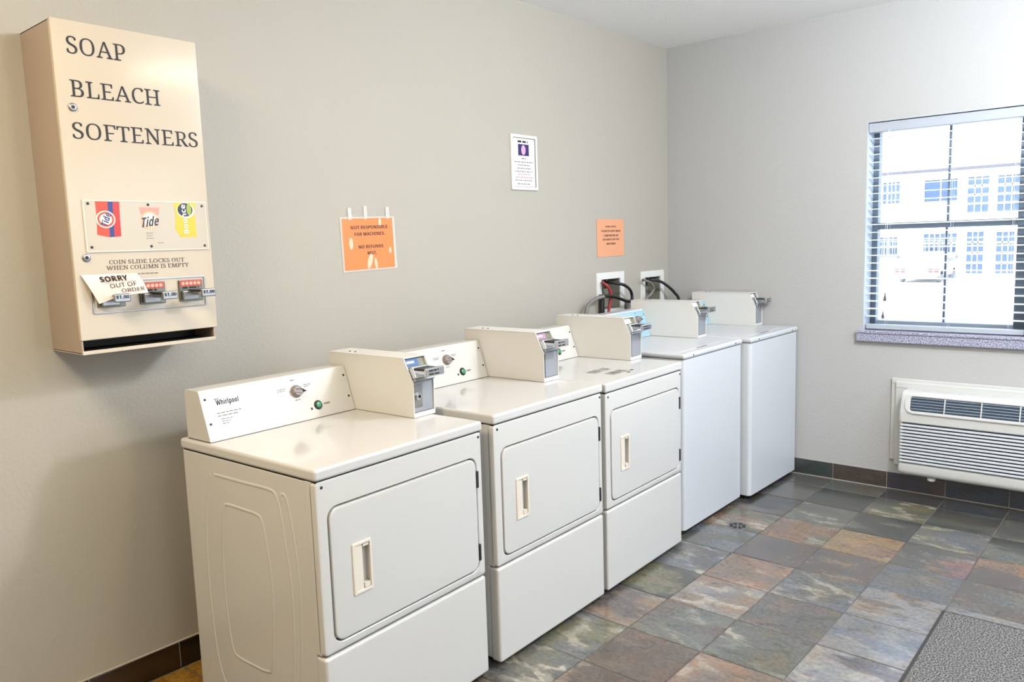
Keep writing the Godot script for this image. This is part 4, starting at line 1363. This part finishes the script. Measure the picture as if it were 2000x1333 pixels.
func make_papers() -> void:
	var a := thing("paper_sign", "bright orange paper sign about refunds taped above the dryers", "sign", wall_frame(2.617, 1.526, 0.022), "orange paper signs")
	var st := MB.new()
	st.rspan(Vector3(-0.142, -0.112, 0.001), Vector3(0.142, 0.112, 0.003), 0.0006)
	obj("sheet", st, M.paper_orange, a)
	var pl := MB.new()
	pl.ring(MB.rrect(0.002, 0, 0.302, 0.234, 0.003, 2), MB.rrect(0, 0, 0.280, 0.220, 0.003, 2), 0.0006, 0.0036, 0.0006)
	obj("plastic_sleeve", pl, M.tape, a)
	text("NOT RESPONSIBLE", 0.205, 0.0145, M.ink_brown, a, at(Vector3(0.008, 0.072, 0.0034)), "Droid Sans", true)
	text("FOR MACHINES.", 0.170, 0.0145, M.ink_brown, a, at(Vector3(0.008, 0.043, 0.0034)), "Droid Sans", true)
	text("NO REFUNDS", 0.138, 0.0145, M.ink_brown, a, at(Vector3(0.010, -0.012, 0.0034)), "Droid Sans", true)
	text("MGT.", 0.052, 0.0145, M.ink_brown, a, at(Vector3(0.014, -0.040, 0.0034)), "Droid Sans", true)
	for q: Vector3 in [Vector3(-0.095, 0.140, 0.02), Vector3(-0.01, 0.147, 0.018), Vector3(0.115, 0.142, 0.02)]:
		var tp := MB.new()
		tp.rspan(Vector3(q.x - q.z / 2, 0.106, 0.003), Vector3(q.x + q.z / 2, q.y + 0.016, 0.0042), 0.0004)
		obj("tape", tp, M.tape, a)
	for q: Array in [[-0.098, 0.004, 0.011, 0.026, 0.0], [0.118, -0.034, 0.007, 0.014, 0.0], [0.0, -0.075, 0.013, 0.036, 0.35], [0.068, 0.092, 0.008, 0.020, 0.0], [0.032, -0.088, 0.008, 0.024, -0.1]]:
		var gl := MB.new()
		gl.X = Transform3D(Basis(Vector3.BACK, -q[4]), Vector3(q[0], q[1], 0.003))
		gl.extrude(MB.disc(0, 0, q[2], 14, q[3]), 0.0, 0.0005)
		obj("painted_glare", gl, M.glare, a)  # pale ovals painted on as glare across the sign
	var b := thing("paper_sign", "small pale orange paper notice above the hose boxes", "sign", wall_frame(0.712, 1.521, 0.0), "orange paper signs")
	var sb := MB.new()
	sb.rspan(Vector3(-0.149, -0.114, 0.001), Vector3(0.149, 0.114, 0.003), 0.0006)
	obj("sheet", sb, M.paper_peach, b)
	var ys := [0.068, 0.042, 0.014, -0.010, -0.036]
	var tx := ["DEAR GUEST,", "PLEASE DO NOT WASH", "COMFORTERS OR", "BLANKETS IN THE", "MACHINES"]
	var ws := [0.12, 0.21, 0.16, 0.18, 0.10]
	for k in 5:
		text(tx[k], ws[k], 0.012, M.ink_brown, b, at(Vector3(0.004, ys[k], 0.0032)), "Droid Sans", true)
	var c := thing("framed_notice", "framed white notice with a purple picture high on the left wall", "notice", wall_frame(1.535, 1.933, 0.0))
	var fr := MB.new()
	fr.ring(MB.rrect(0, 0, 0.222, 0.290, 0.004, 2), MB.rrect(0, 0, 0.190, 0.258, 0.003, 2), 0.0, 0.010, 0.003)
	obj("frame", fr, M.frame_clear, c)
	var fl := MB.new()
	fl.ring(MB.rrect(0, 0, 0.192, 0.260, 0.003, 2), MB.rrect(0, 0, 0.184, 0.252, 0.002, 2), 0.002, 0.006, 0.0005)
	obj("frame_lip", fl, M.frame_line, c)
	var sh := MB.new()
	sh.span(Vector3(-0.093, -0.127, 0.0005), Vector3(0.093, 0.127, 0.003))
	obj("sheet", sh, M.paper_white, c)
	var pp := MB.new()
	pp.span(Vector3(-0.046, 0.036, 0.003), Vector3(0.044, 0.096, 0.0034))
	var pic := obj("picture", pp, M.purple, c)
	var pq := MB.new()
	pq.X = at(Vector3(-0.002, 0.066, 0.0034))
	pq.extrude(MB.disc(0, 0, 0.018, 18, 0.026), 0.0, 0.0003)
	obj("picture_spot", pq, M.pinkish, pic)
	var hl := MB.new()
	hl.X = at(Vector3(0, 0, 0.003))
	print_lines(hl, -0.048, 0.104, 0.092, 1, 0.01, 0.010, 41)
	obj("heading_print", hl, M.ink, c)
	var tl := MB.new()
	tl.X = at(Vector3(0, 0, 0.003))
	print_lines(tl, -0.03, 0.018, 0.06, 1, 0.013, 0.006, 42, true)
	print_lines(tl, -0.08, 0.0, 0.16, 4, 0.0165, 0.005, 43, true)
	print_lines(tl, -0.08, -0.115, 0.155, 2, -0.019, 0.005, 44, true)
	obj("body_print", tl, M.ink_grey, c)
	var rl := MB.new()
	rl.X = at(Vector3(0, 0, 0.003))
	print_lines(rl, -0.08, -0.064, 0.16, 2, 0.0165, 0.005, 45, true)
	obj("red_print", rl, M.ink_red, c)

# ------------------------------------------------------------------ hose boxes and hoses
func smooth_path(pts: Array, n := 6) -> PackedVector3Array:
	var out := PackedVector3Array()
	var m := pts.size() - 1
	for k in m * n + 1:
		var f := float(k) / n
		var i := mini(int(f), m - 1)
		var p0: Vector3 = pts[maxi(i - 1, 0)]
		var p1: Vector3 = pts[i]
		var p2: Vector3 = pts[i + 1]
		var p3: Vector3 = pts[mini(i + 2, m)]
		out.append(p1.cubic_interpolate(p2, p0, p3, f - i))
	return out

func hose(label: String, pts: Array, r: float, m: Material) -> void:
	var st := MB.new()
	st.tube(smooth_path(pts), r, 10)
	tag(obj("water_hose", st, m, null, 60.0), label, "hose", "hoses at the hose boxes")

func make_hoses() -> void:
	for k in 2:
		var h: Rect2 = OUTLETS[k]
		var zc := -(h.position.x + h.size.x / 2)
		var yc := h.position.y + h.size.y / 2
		var t := thing("hose_box", ["white recessed hose box under the pale orange notice, red hose inside", "white recessed hose box nearest the room corner"][k], "hose box", wall_frame(zc, yc), "recessed hose boxes")
		var fr := MB.new()
		fr.ring(MB.rrect(0, 0.0, h.size.x + 0.092, h.size.y + 0.078, 0.004, 3), MB.rrect(0, 0, h.size.x - 0.004, h.size.y - 0.004, 0.002, 3), 0.0, 0.008, 0.003)
		obj("frame", fr, M.outlet_white, t)
		var bx := MB.new()
		var w := h.size.x / 2 - 0.001
		var hh := h.size.y / 2 - 0.001
		bx.span(Vector3(-w, -hh, -0.092), Vector3(w, hh, -0.088))
		bx.span(Vector3(-w, -hh, -0.09), Vector3(-w + 0.003, hh, 0.001))
		bx.span(Vector3(w - 0.003, -hh, -0.09), Vector3(w, hh, 0.001))
		bx.span(Vector3(-w, -hh, -0.09), Vector3(w, -hh + 0.003, 0.001))
		bx.span(Vector3(-w, hh - 0.003, -0.09), Vector3(w, hh, 0.001))
		obj("recess", bx, M.outlet_inner, t)
		for q: float in [-0.05, 0.03]:
			var vl := MB.new()
			vl.X = at(Vector3(q, hh - 0.045, -0.05))
			vl.lathe(PackedVector2Array([Vector2(0, -0.02), Vector2(0.012, -0.02), Vector2(0.012, 0.0), Vector2(0.018, 0.002), Vector2(0.018, 0.018), Vector2(0.01, 0.02), Vector2(0.01, 0.043), Vector2(0, 0.043)]), 14)
			obj("valve", vl, M.brass, t)
	hose("black looped water hose hanging from the hose box under the notice", [Vector3(-0.03, 1.240, 0.735), Vector3(0.0, 1.246, 0.735), Vector3(0.05, 1.238, 0.715), Vector3(0.075, 1.225, 0.675), Vector3(0.08, 1.195, 0.622), Vector3(0.075, 1.160, 0.592), Vector3(0.08, 1.128, 0.600), Vector3(0.085, 1.122, 0.640), Vector3(0.088, 1.132, 0.695), Vector3(0.088, 1.155, 0.776), Vector3(0.085, 1.170, 0.849), Vector3(0.078, 1.172, 0.910)], 0.0095, M.rubber)
	hose("grey drain hose arching down left of the hose box under the notice", [Vector3(0.078, 1.172, 0.912), Vector3(0.068, 1.163, 0.975), Vector3(0.06, 1.135, 1.035), Vector3(0.06, 1.094, 1.067), Vector3(0.06, 1.00, 1.085), Vector3(0.06, 0.80, 1.09)], 0.0115, M.rubber_grey)
	hose("red hot water hose curving inside the hose box", [Vector3(-0.045, 1.246, 0.795), Vector3(0.0, 1.252, 0.818), Vector3(0.04, 1.246, 0.848), Vector3(0.06, 1.230, 0.842), Vector3(0.06, 1.195, 0.813), Vector3(0.06, 1.15, 0.807), Vector3(0.055, 1.09, 0.822), Vector3(0.05, 0.95, 0.84), Vector3(0.05, 0.8, 0.84)], 0.0085, M.rubber_red)
	hose("thick black hose standing upright at the left edge of the hose box", [Vector3(0.035, 1.180, 0.868), Vector3(0.035, 1.14, 0.870), Vector3(0.035, 1.05, 0.872), Vector3(0.035, 0.85, 0.875)], 0.017, M.rubber)
	hose("grey pipe hanging right of the hose box under the notice", [Vector3(0.03, 1.125, 0.560), Vector3(0.03, 1.09, 0.560), Vector3(0.03, 1.0, 0.560), Vector3(0.03, 0.8, 0.560)], 0.020, M.rubber_grey)
	hose("thin grey hose curled inside the corner hose box", [Vector3(-0.04, 1.215, 0.262), Vector3(0.0, 1.238, 0.33), Vector3(0.05, 1.238, 0.385), Vector3(0.06, 1.218, 0.333), Vector3(0.06, 1.177, 0.297), Vector3(0.055, 1.140, 0.334), Vector3(0.05, 1.10, 0.385), Vector3(0.05, 0.9, 0.40)], 0.0085, M.rubber_grey)
	hose("dark hose sloping out of the corner hose box towards the corner washer", [Vector3(-0.04, 1.212, 0.235), Vector3(0.02, 1.235, 0.27), Vector3(0.06, 1.222, 0.213), Vector3(0.075, 1.184, 0.135), Vector3(0.09, 1.138, 0.075), Vector3(0.11, 1.08, 0.05), Vector3(0.12, 0.9, 0.05)], 0.0095, M.dark_steel)

# ------------------------------------------------------------------ air conditioner
func make_ac() -> void:
	var t := thing("air_conditioner", "white wall air conditioner with horizontal grille low on the back wall under the window", "air conditioner", at(Vector3(1.464, 0.0, 0.0025)))
	var W := 1.20
	# trim plates round the sleeve: two stepped strips
	var tr := MB.new()
	tr.rspan(Vector3(0.0, 0.182, 0.0), Vector3(0.048, 0.662, 0.012), 0.004)
	tr.rspan(Vector3(W - 0.048, 0.182, 0.0), Vector3(W, 0.662, 0.012), 0.004)
	tr.rspan(Vector3(0.0, 0.632, 0.0), Vector3(W, 0.664, 0.014), 0.004)
	obj("wall_trim", tr, M.ac, t)
	var t2 := MB.new()
	t2.rspan(Vector3(0.026, 0.155, 0.0), Vector3(0.082, 0.648, 0.028), 0.006)
	t2.rspan(Vector3(W - 0.050, 0.155, 0.0), Vector3(W - 0.026, 0.648, 0.028), 0.006)
	t2.rspan(Vector3(0.026, 0.610, 0.0), Vector3(W - 0.026, 0.648, 0.030), 0.006)
	obj("sleeve", t2, M.ac, t)
	# cover: profile in (-z, y) pushed along x
	var P := PackedVector2Array()
	var pts := [Vector2(-0.001, 0.135), Vector2(-0.120, 0.135), Vector2(-0.136, 0.140), Vector2(-0.146, 0.151), Vector2(-0.150, 0.166), Vector2(-0.150, 0.200), Vector2(-0.138, 0.203), Vector2(-0.138, 0.440), Vector2(-0.150, 0.443), Vector2(-0.150, 0.492), Vector2(-0.147, 0.505), Vector2(-0.124, 0.588), Vector2(-0.117, 0.602), Vector2(-0.103, 0.611), Vector2(-0.085, 0.614), Vector2(-0.001, 0.614)]
	for q: Vector2 in pts: P.append(q)
	P.reverse()
	var fixd := PackedVector2Array()
	for q in P: fixd.append(q)
	if area(fixd) < 0: fixd.reverse()
	var bd := MB.new()
	var x0 := 0.078
	var x1 := W - 0.078
	bd.X = Transform3D(Basis(Vector3(0, 0, -1), Vector3.UP, Vector3(1, 0, 0)), Vector3(x0, 0, 0))
	bd.extrude(fixd, 0.0, x1 - x0, 0.018, 0.018)
	var body := obj("cover", bd, M.ac, t)
	# discharge opening in the sloping face
	var up := Vector3(0, 0.083, -0.023).normalized()
	var out := Vector3(1, 0, 0).cross(up)
	var F := Transform3D(Basis(Vector3(1, 0, 0), up, out), Vector3(0, 0.505, 0.147))
	var gx0 := 0.135
	var gx1 := W - 0.135
	var dk := MB.new()
	dk.X = F
	dk.extrude(MB.rrect((gx0 + gx1) / 2, 0.043, gx1 - gx0, 0.080, 0.010, 4), -0.004, 0.001)
	obj("discharge_opening", dk, M.ac_dark, body)
	var rm := MB.new()
	rm.X = F
	rm.ring(MB.rrect((gx0 + gx1) / 2, 0.041, gx1 - gx0 + 0.06, 0.110, 0.045, 6), MB.rrect((gx0 + gx1) / 2, 0.043, gx1 - gx0, 0.080, 0.012, 6), -0.006, 0.010, 0.006, 0.004)
	obj("discharge_rim", rm, M.ac, body)
	for k in 5:
		var lv := MB.new()
		lv.X = F * Transform3D(Basis(Vector3.RIGHT, -0.5), Vector3(0, 0.014 + k * 0.0155, 0.004))
		lv.rspan(Vector3(gx0 + 0.004, -0.0018, -0.004), Vector3(gx1 - 0.004, 0.0018, 0.005), 0.001)
		obj("louver", lv, M.ac_louver, body)
	for k in 5:
		var dv := MB.new()
		dv.X = F
		var dx := 0.306 + k * 0.175
		if dx > gx1: break
		dv.rspan(Vector3(dx - 0.003, 0.003, 0.0), Vector3(dx + 0.003, 0.083, 0.011), 0.002)
		obj("louver_divider", dv, M.ac, body)
	# intake grille: level slats proud of a dark recess
	var rc := MB.new()
	rc.span(Vector3(x0 + 0.020, 0.206, 0.1375), Vector3(x1 - 0.020, 0.437, 0.139))
	obj("grille_recess", rc, M.ac_dark, body)
	for k in 12:
		var y := 0.4245 - k * 0.0188
		var s := MB.new()
		s.X = Transform3D(Basis(Vector3.RIGHT, -0.35), Vector3(0, y, 0.145))
		s.rspan(Vector3(x0 + 0.008, -0.0062, -0.006), Vector3(x1 - 0.008, 0.0062, 0.006), 0.003)
		obj("grille_slat", s, M.ac_slat, body)
	var ft := MB.new()
	ft.X = at(Vector3(0.245, 0.112, 0.10))
	ft.lathe(PackedVector2Array([Vector2(0, 0.0), Vector2(0.018, 0.0), Vector2(0.022, 0.006), Vector2(0.020, 0.016), Vector2(0.012, 0.020), Vector2(0.012, 0.036), Vector2(0, 0.036)]), 16)
	obj("foot", ft, M.plastic_white, t)
	var sc := MB.new()
	sc.rspan(Vector3(-0.004, 0.176, 0.0), Vector3(0.07, 0.183, 0.01), 0.002)
	obj("trim_clip", sc, M.ac_louver, t)

func area(p: PackedVector2Array) -> float:
	var s := 0.0
	for i in p.size():
		s += p[i].cross(p[(i + 1) % p.size()])
	return s / 2

# ------------------------------------------------------------------ things on the floor
func make_floor_things() -> void:
	var m := thing("floor_mat", "grey carpet entrance mat on the slate tiles", "mat", Transform3D(Basis(Vector3.UP, 0.012), Vector3(2.072, 0.0, 1.51)))
	var st := MB.new()
	st.rspan(Vector3(0.012, 0.001, 0.012), Vector3(0.90, 0.0095, 1.50), 0.003)
	obj("pile", st, M.mat_pile, m)
	var ed := MB.new()
	ed.X = Transform3D(Basis(Vector3(1, 0, 0), Vector3(0, 0, -1), Vector3(0, 1, 0)), Vector3.ZERO)
	ed.ring(MB.rrect(0.456, -0.756, 0.912, 1.512, 0.012, 4), MB.rrect(0.456, -0.756, 0.880, 1.480, 0.008, 4), 0.0008, 0.0075, 0.003)
	obj("rubber_edge", ed, M.mat_edge, m)
	var d := thing("floor_drain", "small round metal floor drain in a tile in front of the first washer", "drain", at(Vector3(1.020, 0.0005, 1.098)))
	var pl := MB.new()
	pl.lathe(PackedVector2Array([Vector2(0.052, -0.002), Vector2(0.052, 0.0012), Vector2(0.049, 0.002), Vector2(0, 0.002)]), 32)
	obj("plate", pl, M.steel, d)
	for k in 12:
		var hl := MB.new()
		var a := TAU * k / 8.0
		var rr := 0.034
		if k >= 8:
			a = TAU * (k - 8) / 4.0 + PI / 8; rr = 0.014
		hl.X = at(Vector3(cos(a) * rr, 0.0, sin(a) * rr))
		hl.lathe(PackedVector2Array([Vector2(0.0115 if k < 8 else 0.0065, 0.0015), Vector2(0.0115 if k < 8 else 0.0065, 0.0026), Vector2(0, 0.0026)]), 12)
		obj("drain_hole", hl, M.black, d)

# ------------------------------------------------------------------ outside
func make_outside() -> void:
	var g := MB.new()
	g.span(Vector3(-60, -1.4, -60), Vector3(60, -0.98, -0.6))
	struct("ground", g, M.asphalt)
	var t := thing("apartment_building", "long white two storey building across the parking lot outside the window", "building", at(Vector3(-6.9, -0.98, -40)))
	var X0 := -6.9
	var Y0 := -0.98
	var wl := MB.new()
	wl.span(Vector3(-14, 0, -8), Vector3(18, 5.40, 0))
	obj("facade", wl, M.stucco, t)
	var pp := MB.new()
	pp.rspan(Vector3(-14.2, 5.36, -8), Vector3(18.2, 5.50, 0.12), 0.02)
	obj("parapet", pp, M.far_line, t)
	# upper and lower windows: world x0, x1, y0, y1, columns, rows, deep?
	for q: Array in [[-9.80, -8.99, 2.90, 4.0, 4, 2, false], [-7.82, -6.33, 2.90, 3.97, 2, 1, true], [-5.86, -4.96, 2.25, 3.99, 3, 4, false], [-4.58, -3.70, 2.23, 3.98, 3, 4, false], [-2.6, -1.2, 2.9, 3.97, 2, 1, true],
			[-9.90, -9.05, 0.16, 1.14, 4, 2, false], [-7.78, -6.28, 0.32, 1.25, 6, 2, false], [-5.82, -5.10, -0.74, 1.30, 3, 4, false], [-4.55, -3.80, -0.74, 1.26, 3, 4, false], [-2.5, -1.1, 0.3, 1.25, 2, 1, true]]:
		var x0: float = q[0] - X0
		var x1: float = q[1] - X0
		var y0: float = q[2] - Y0
		var y1: float = q[3] - Y0
		var f := MB.new()
		f.ring(MB.rrect((x0 + x1) / 2, (y0 + y1) / 2, x1 - x0 + 0.08, y1 - y0 + 0.08, 0.01, 1), MB.rrect((x0 + x1) / 2, (y0 + y1) / 2, x1 - x0, y1 - y0, 0.01, 1), -0.04, 0.06, 0.01)
		var wn := obj("window", f, M.far_frame, t)
		var pn := MB.new()
		pn.span(Vector3(x0, y0, 0.0), Vector3(x1, y1, 0.015))
		obj("pane", pn, M.far_pane_deep if q[6] else M.far_pane, wn)
		var br := MB.new()
		for k in range(1, q[4]):
			var bx: float = lerpf(x0, x1, float(k) / q[4])
			br.span(Vector3(bx - 0.025, y0, 0.015), Vector3(bx + 0.025, y1, 0.05))
		for k in range(1, q[5]):
			var by: float = lerpf(y0, y1, float(k) / q[5])
			br.span(Vector3(x0, by - 0.05, 0.015), Vector3(x1, by + 0.05, 0.05))
		if br.v.size(): obj("glazing_bar", br, M.far_frame, wn)
	# balcony rails before the ground floor windows
	for q: Array in [[-9.9, -8.9], [-7.8, -6.2]]:
		var rl := MB.new()
		var n := 9
		for k in n:
			var rx: float = lerpf(q[0], q[1], float(k) / (n - 1)) - X0
			rl.span(Vector3(rx - 0.02, 1.15, 0.5), Vector3(rx + 0.02, 1.9, 0.54))
		rl.span(Vector3(q[0] - X0, 1.88, 0.49), Vector3(q[1] - X0, 1.94, 0.55))
		rl.span(Vector3(q[0] - X0, 1.02, 0.0), Vector3(q[1] - X0, 1.15, 0.6))
		obj("balcony_rail", rl, M.far_rail, t)
	# white car seen from behind
	var c := thing("car", "white parked car with red tail lamps outside the window", "car", at(Vector3(-7.05, -0.98, -35.7)))
	var bd := MB.new()
	bd.rspan(Vector3(-0.9, 0.25, -3.9), Vector3(0.9, 0.85, 0), 0.12)
	var cp := PackedVector2Array([Vector2(0.45, 0.8), Vector2(0.75, 1.35), Vector2(2.1, 1.42), Vector2(2.9, 0.8)])
	var cm := MB.new()
	cm.X = Transform3D(Basis(Vector3(0, 0, -1), Vector3.UP, Vector3(1, 0, 0)), Vector3(-0.75, 0, 0))
	if area(cp) < 0: cp.reverse()
	cm.extrude(cp, 0.0, 1.5, 0.1, 0.1)
	obj("car_body", bd, M.car, c)
	obj("cabin", cm, M.car, c)
	var gw := MB.new()
	gw.quad(Vector3(-0.6, 0.86, -0.46), Vector3(0.6, 0.86, -0.46), Vector3(0.55, 1.30, -0.70), Vector3(-0.55, 1.30, -0.70))
	gw.quad(Vector3(0.6, 0.86, -0.5), Vector3(-0.6, 0.86, -0.5), Vector3(-0.55, 1.30, -0.74), Vector3(0.55, 1.30, -0.74))
	obj("rear_glass", gw, M.car_glass, c)
	for s: float in [-1.0, 1.0]:
		for k in 2:
			var lp := MB.new()
			lp.rspan(Vector3(s * 0.72 + (k - 0.5) * 0.26 - 0.1, 0.50, -0.02), Vector3(s * 0.72 + (k - 0.5) * 0.26 + 0.1, 0.66, 0.02), 0.015)
			obj("tail_lamp", lp, M.car_lamp, c)
		for wz: float in [-0.8, -3.3]:
			var wh := MB.new()
			wh.X = Transform3D(Basis(Vector3.BACK, PI / 2), Vector3(s * 0.8, 0.31, wz))
			wh.lathe(PackedVector2Array([Vector2(0, -0.1), Vector2(0.28, -0.1), Vector2(0.31, -0.06), Vector2(0.31, 0.06), Vector2(0.28, 0.1), Vector2(0, 0.1)]), 20)
			obj("wheel", wh, M.tyre, c)

# ------------------------------------------------------------------
func _ready() -> void:
	rng.seed = 7
	# camera
	var cam := Camera3D.new()
	cam.name = "camera"
	add_child(cam, true)
	var yaw := 0.7121
	var pitch := -0.12424
	var roll := -0.0320
	var fwd := Vector3(-sin(yaw) * cos(pitch), sin(pitch), -cos(yaw) * cos(pitch))
	var rt := Vector3(cos(yaw), 0, -sin(yaw))
	var up := rt.cross(fwd)
	var r2 := rt * cos(roll) + up * sin(roll)
	var u2 := -rt * sin(roll) + up * cos(roll)
	cam.transform = Transform3D(Basis(r2, u2, -fwd), Vector3(2.74764, 1.5115, 4.85901))
	cam.fov = rad_to_deg(2.0 * atan(666.5 / 1541.70))
	cam.near = 0.05
	cam.far = 300.0
	cam.current = true
	# sky and exposure
	var we := WorldEnvironment.new()
	we.name = "environment"
	var e := Environment.new()
	e.background_mode = Environment.BG_SKY
	var sky := Sky.new()
	var sm := ProceduralSkyMaterial.new()
	sm.sky_top_color = Color(0.78, 0.88, 1.0)
	sm.sky_horizon_color = Color(0.88, 0.94, 1.0)
	sm.ground_bottom_color = Color(0.6, 0.6, 0.6)
	sm.ground_horizon_color = Color(0.85, 0.88, 0.9)
	sm.sky_energy_multiplier = 2.0
	sm.ground_energy_multiplier = 1.8
	sky.sky_material = sm
	e.sky = sky
	e.tonemap_mode = Environment.TONE_MAPPER_LINEAR
	e.tonemap_exposure = 0.93
	e.sdfgi_enabled = true
	e.ssao_enabled = true
	e.ssil_enabled = true
	we.environment = e
	add_child(we, true)
	# the sun stands behind the camera's building and lights the lot and the facade across it
	var sun := DirectionalLight3D.new()
	sun.name = "sun"
	sun.light_energy = 3.6
	sun.light_color = Color(1.0, 0.97, 0.92)
	sun.light_angular_distance = 0.6
	sun.shadow_enabled = true
	add_child(sun, true)
	sun.look_at_from_position(Vector3(-6, 14, 16), Vector3.ZERO)
	materials()
	# lamps
	# ceiling lights: x, z, colour (linear), energy, label
	for q: Array in [
		[3.12, 2.03, Color(1.0, 0.933, 0.8), 1.5, "square ceiling light over the middle of the room, window side", Vector2(0.6, 0.6)], #L0
		[3.12, 4.20, Color(1.0, 1.0, 0.94), 2.5, "square ceiling light over the entrance, away from the machines", Vector2(0.6, 0.6)], #L1
		[1.15, 4.95, Color(1.0, 0.831, 0.576), 5.9, "square ceiling light in the front corner beside the left wall", Vector2(0.6, 0.6)], #L5
	]:
		if q[3] > 0.0: ceiling_light("ceiling_light", q[4], Vector3(q[0], CEIL, q[1]), q[5], (q[2] as Color).linear_to_srgb(), q[3])
	# opal globes added out of view to brighten the ceiling: x, z, colour (linear), energy, label
	for q: Array in [
		[1.60, 2.10, Color(1.0, 0.889, 0.722), 0.36, "added opal globe fill lamp over the aisle by the dryers"], #G0
		[2.55, 1.75, Color(0.796, 0.878, 1.0), 4.9, "added opal globe fill lamp nearest the window"], #G1
		[3.75, 1.20, Color(0.78, 0.878, 1.0), 2.05, "added opal globe fill lamp in the right rear corner"], #G2
		[1.50, 4.15, Color(1.0, 0.8, 0.5), 0.1, "added opal globe fill lamp over the aisle by the soap dispenser"], #G3
		[3.30, 3.30, Color(1.0, 0.864, 0.591), 1.1, "added opal globe fill lamp in the middle of the room"], #G4
	]:
		if q[3] > 0.0: added_globe_light(q[4], Vector3(q[0], CEIL, q[1]), q[2], q[3])
	slate_atlas()
	make_shell()
	make_floor()
	make_baseboards()
	make_window()
	make_side_window()
	make_outside()
	make_machines()
	make_vending()
	make_ac()
	make_papers()
	make_hoses()
	make_floor_things()
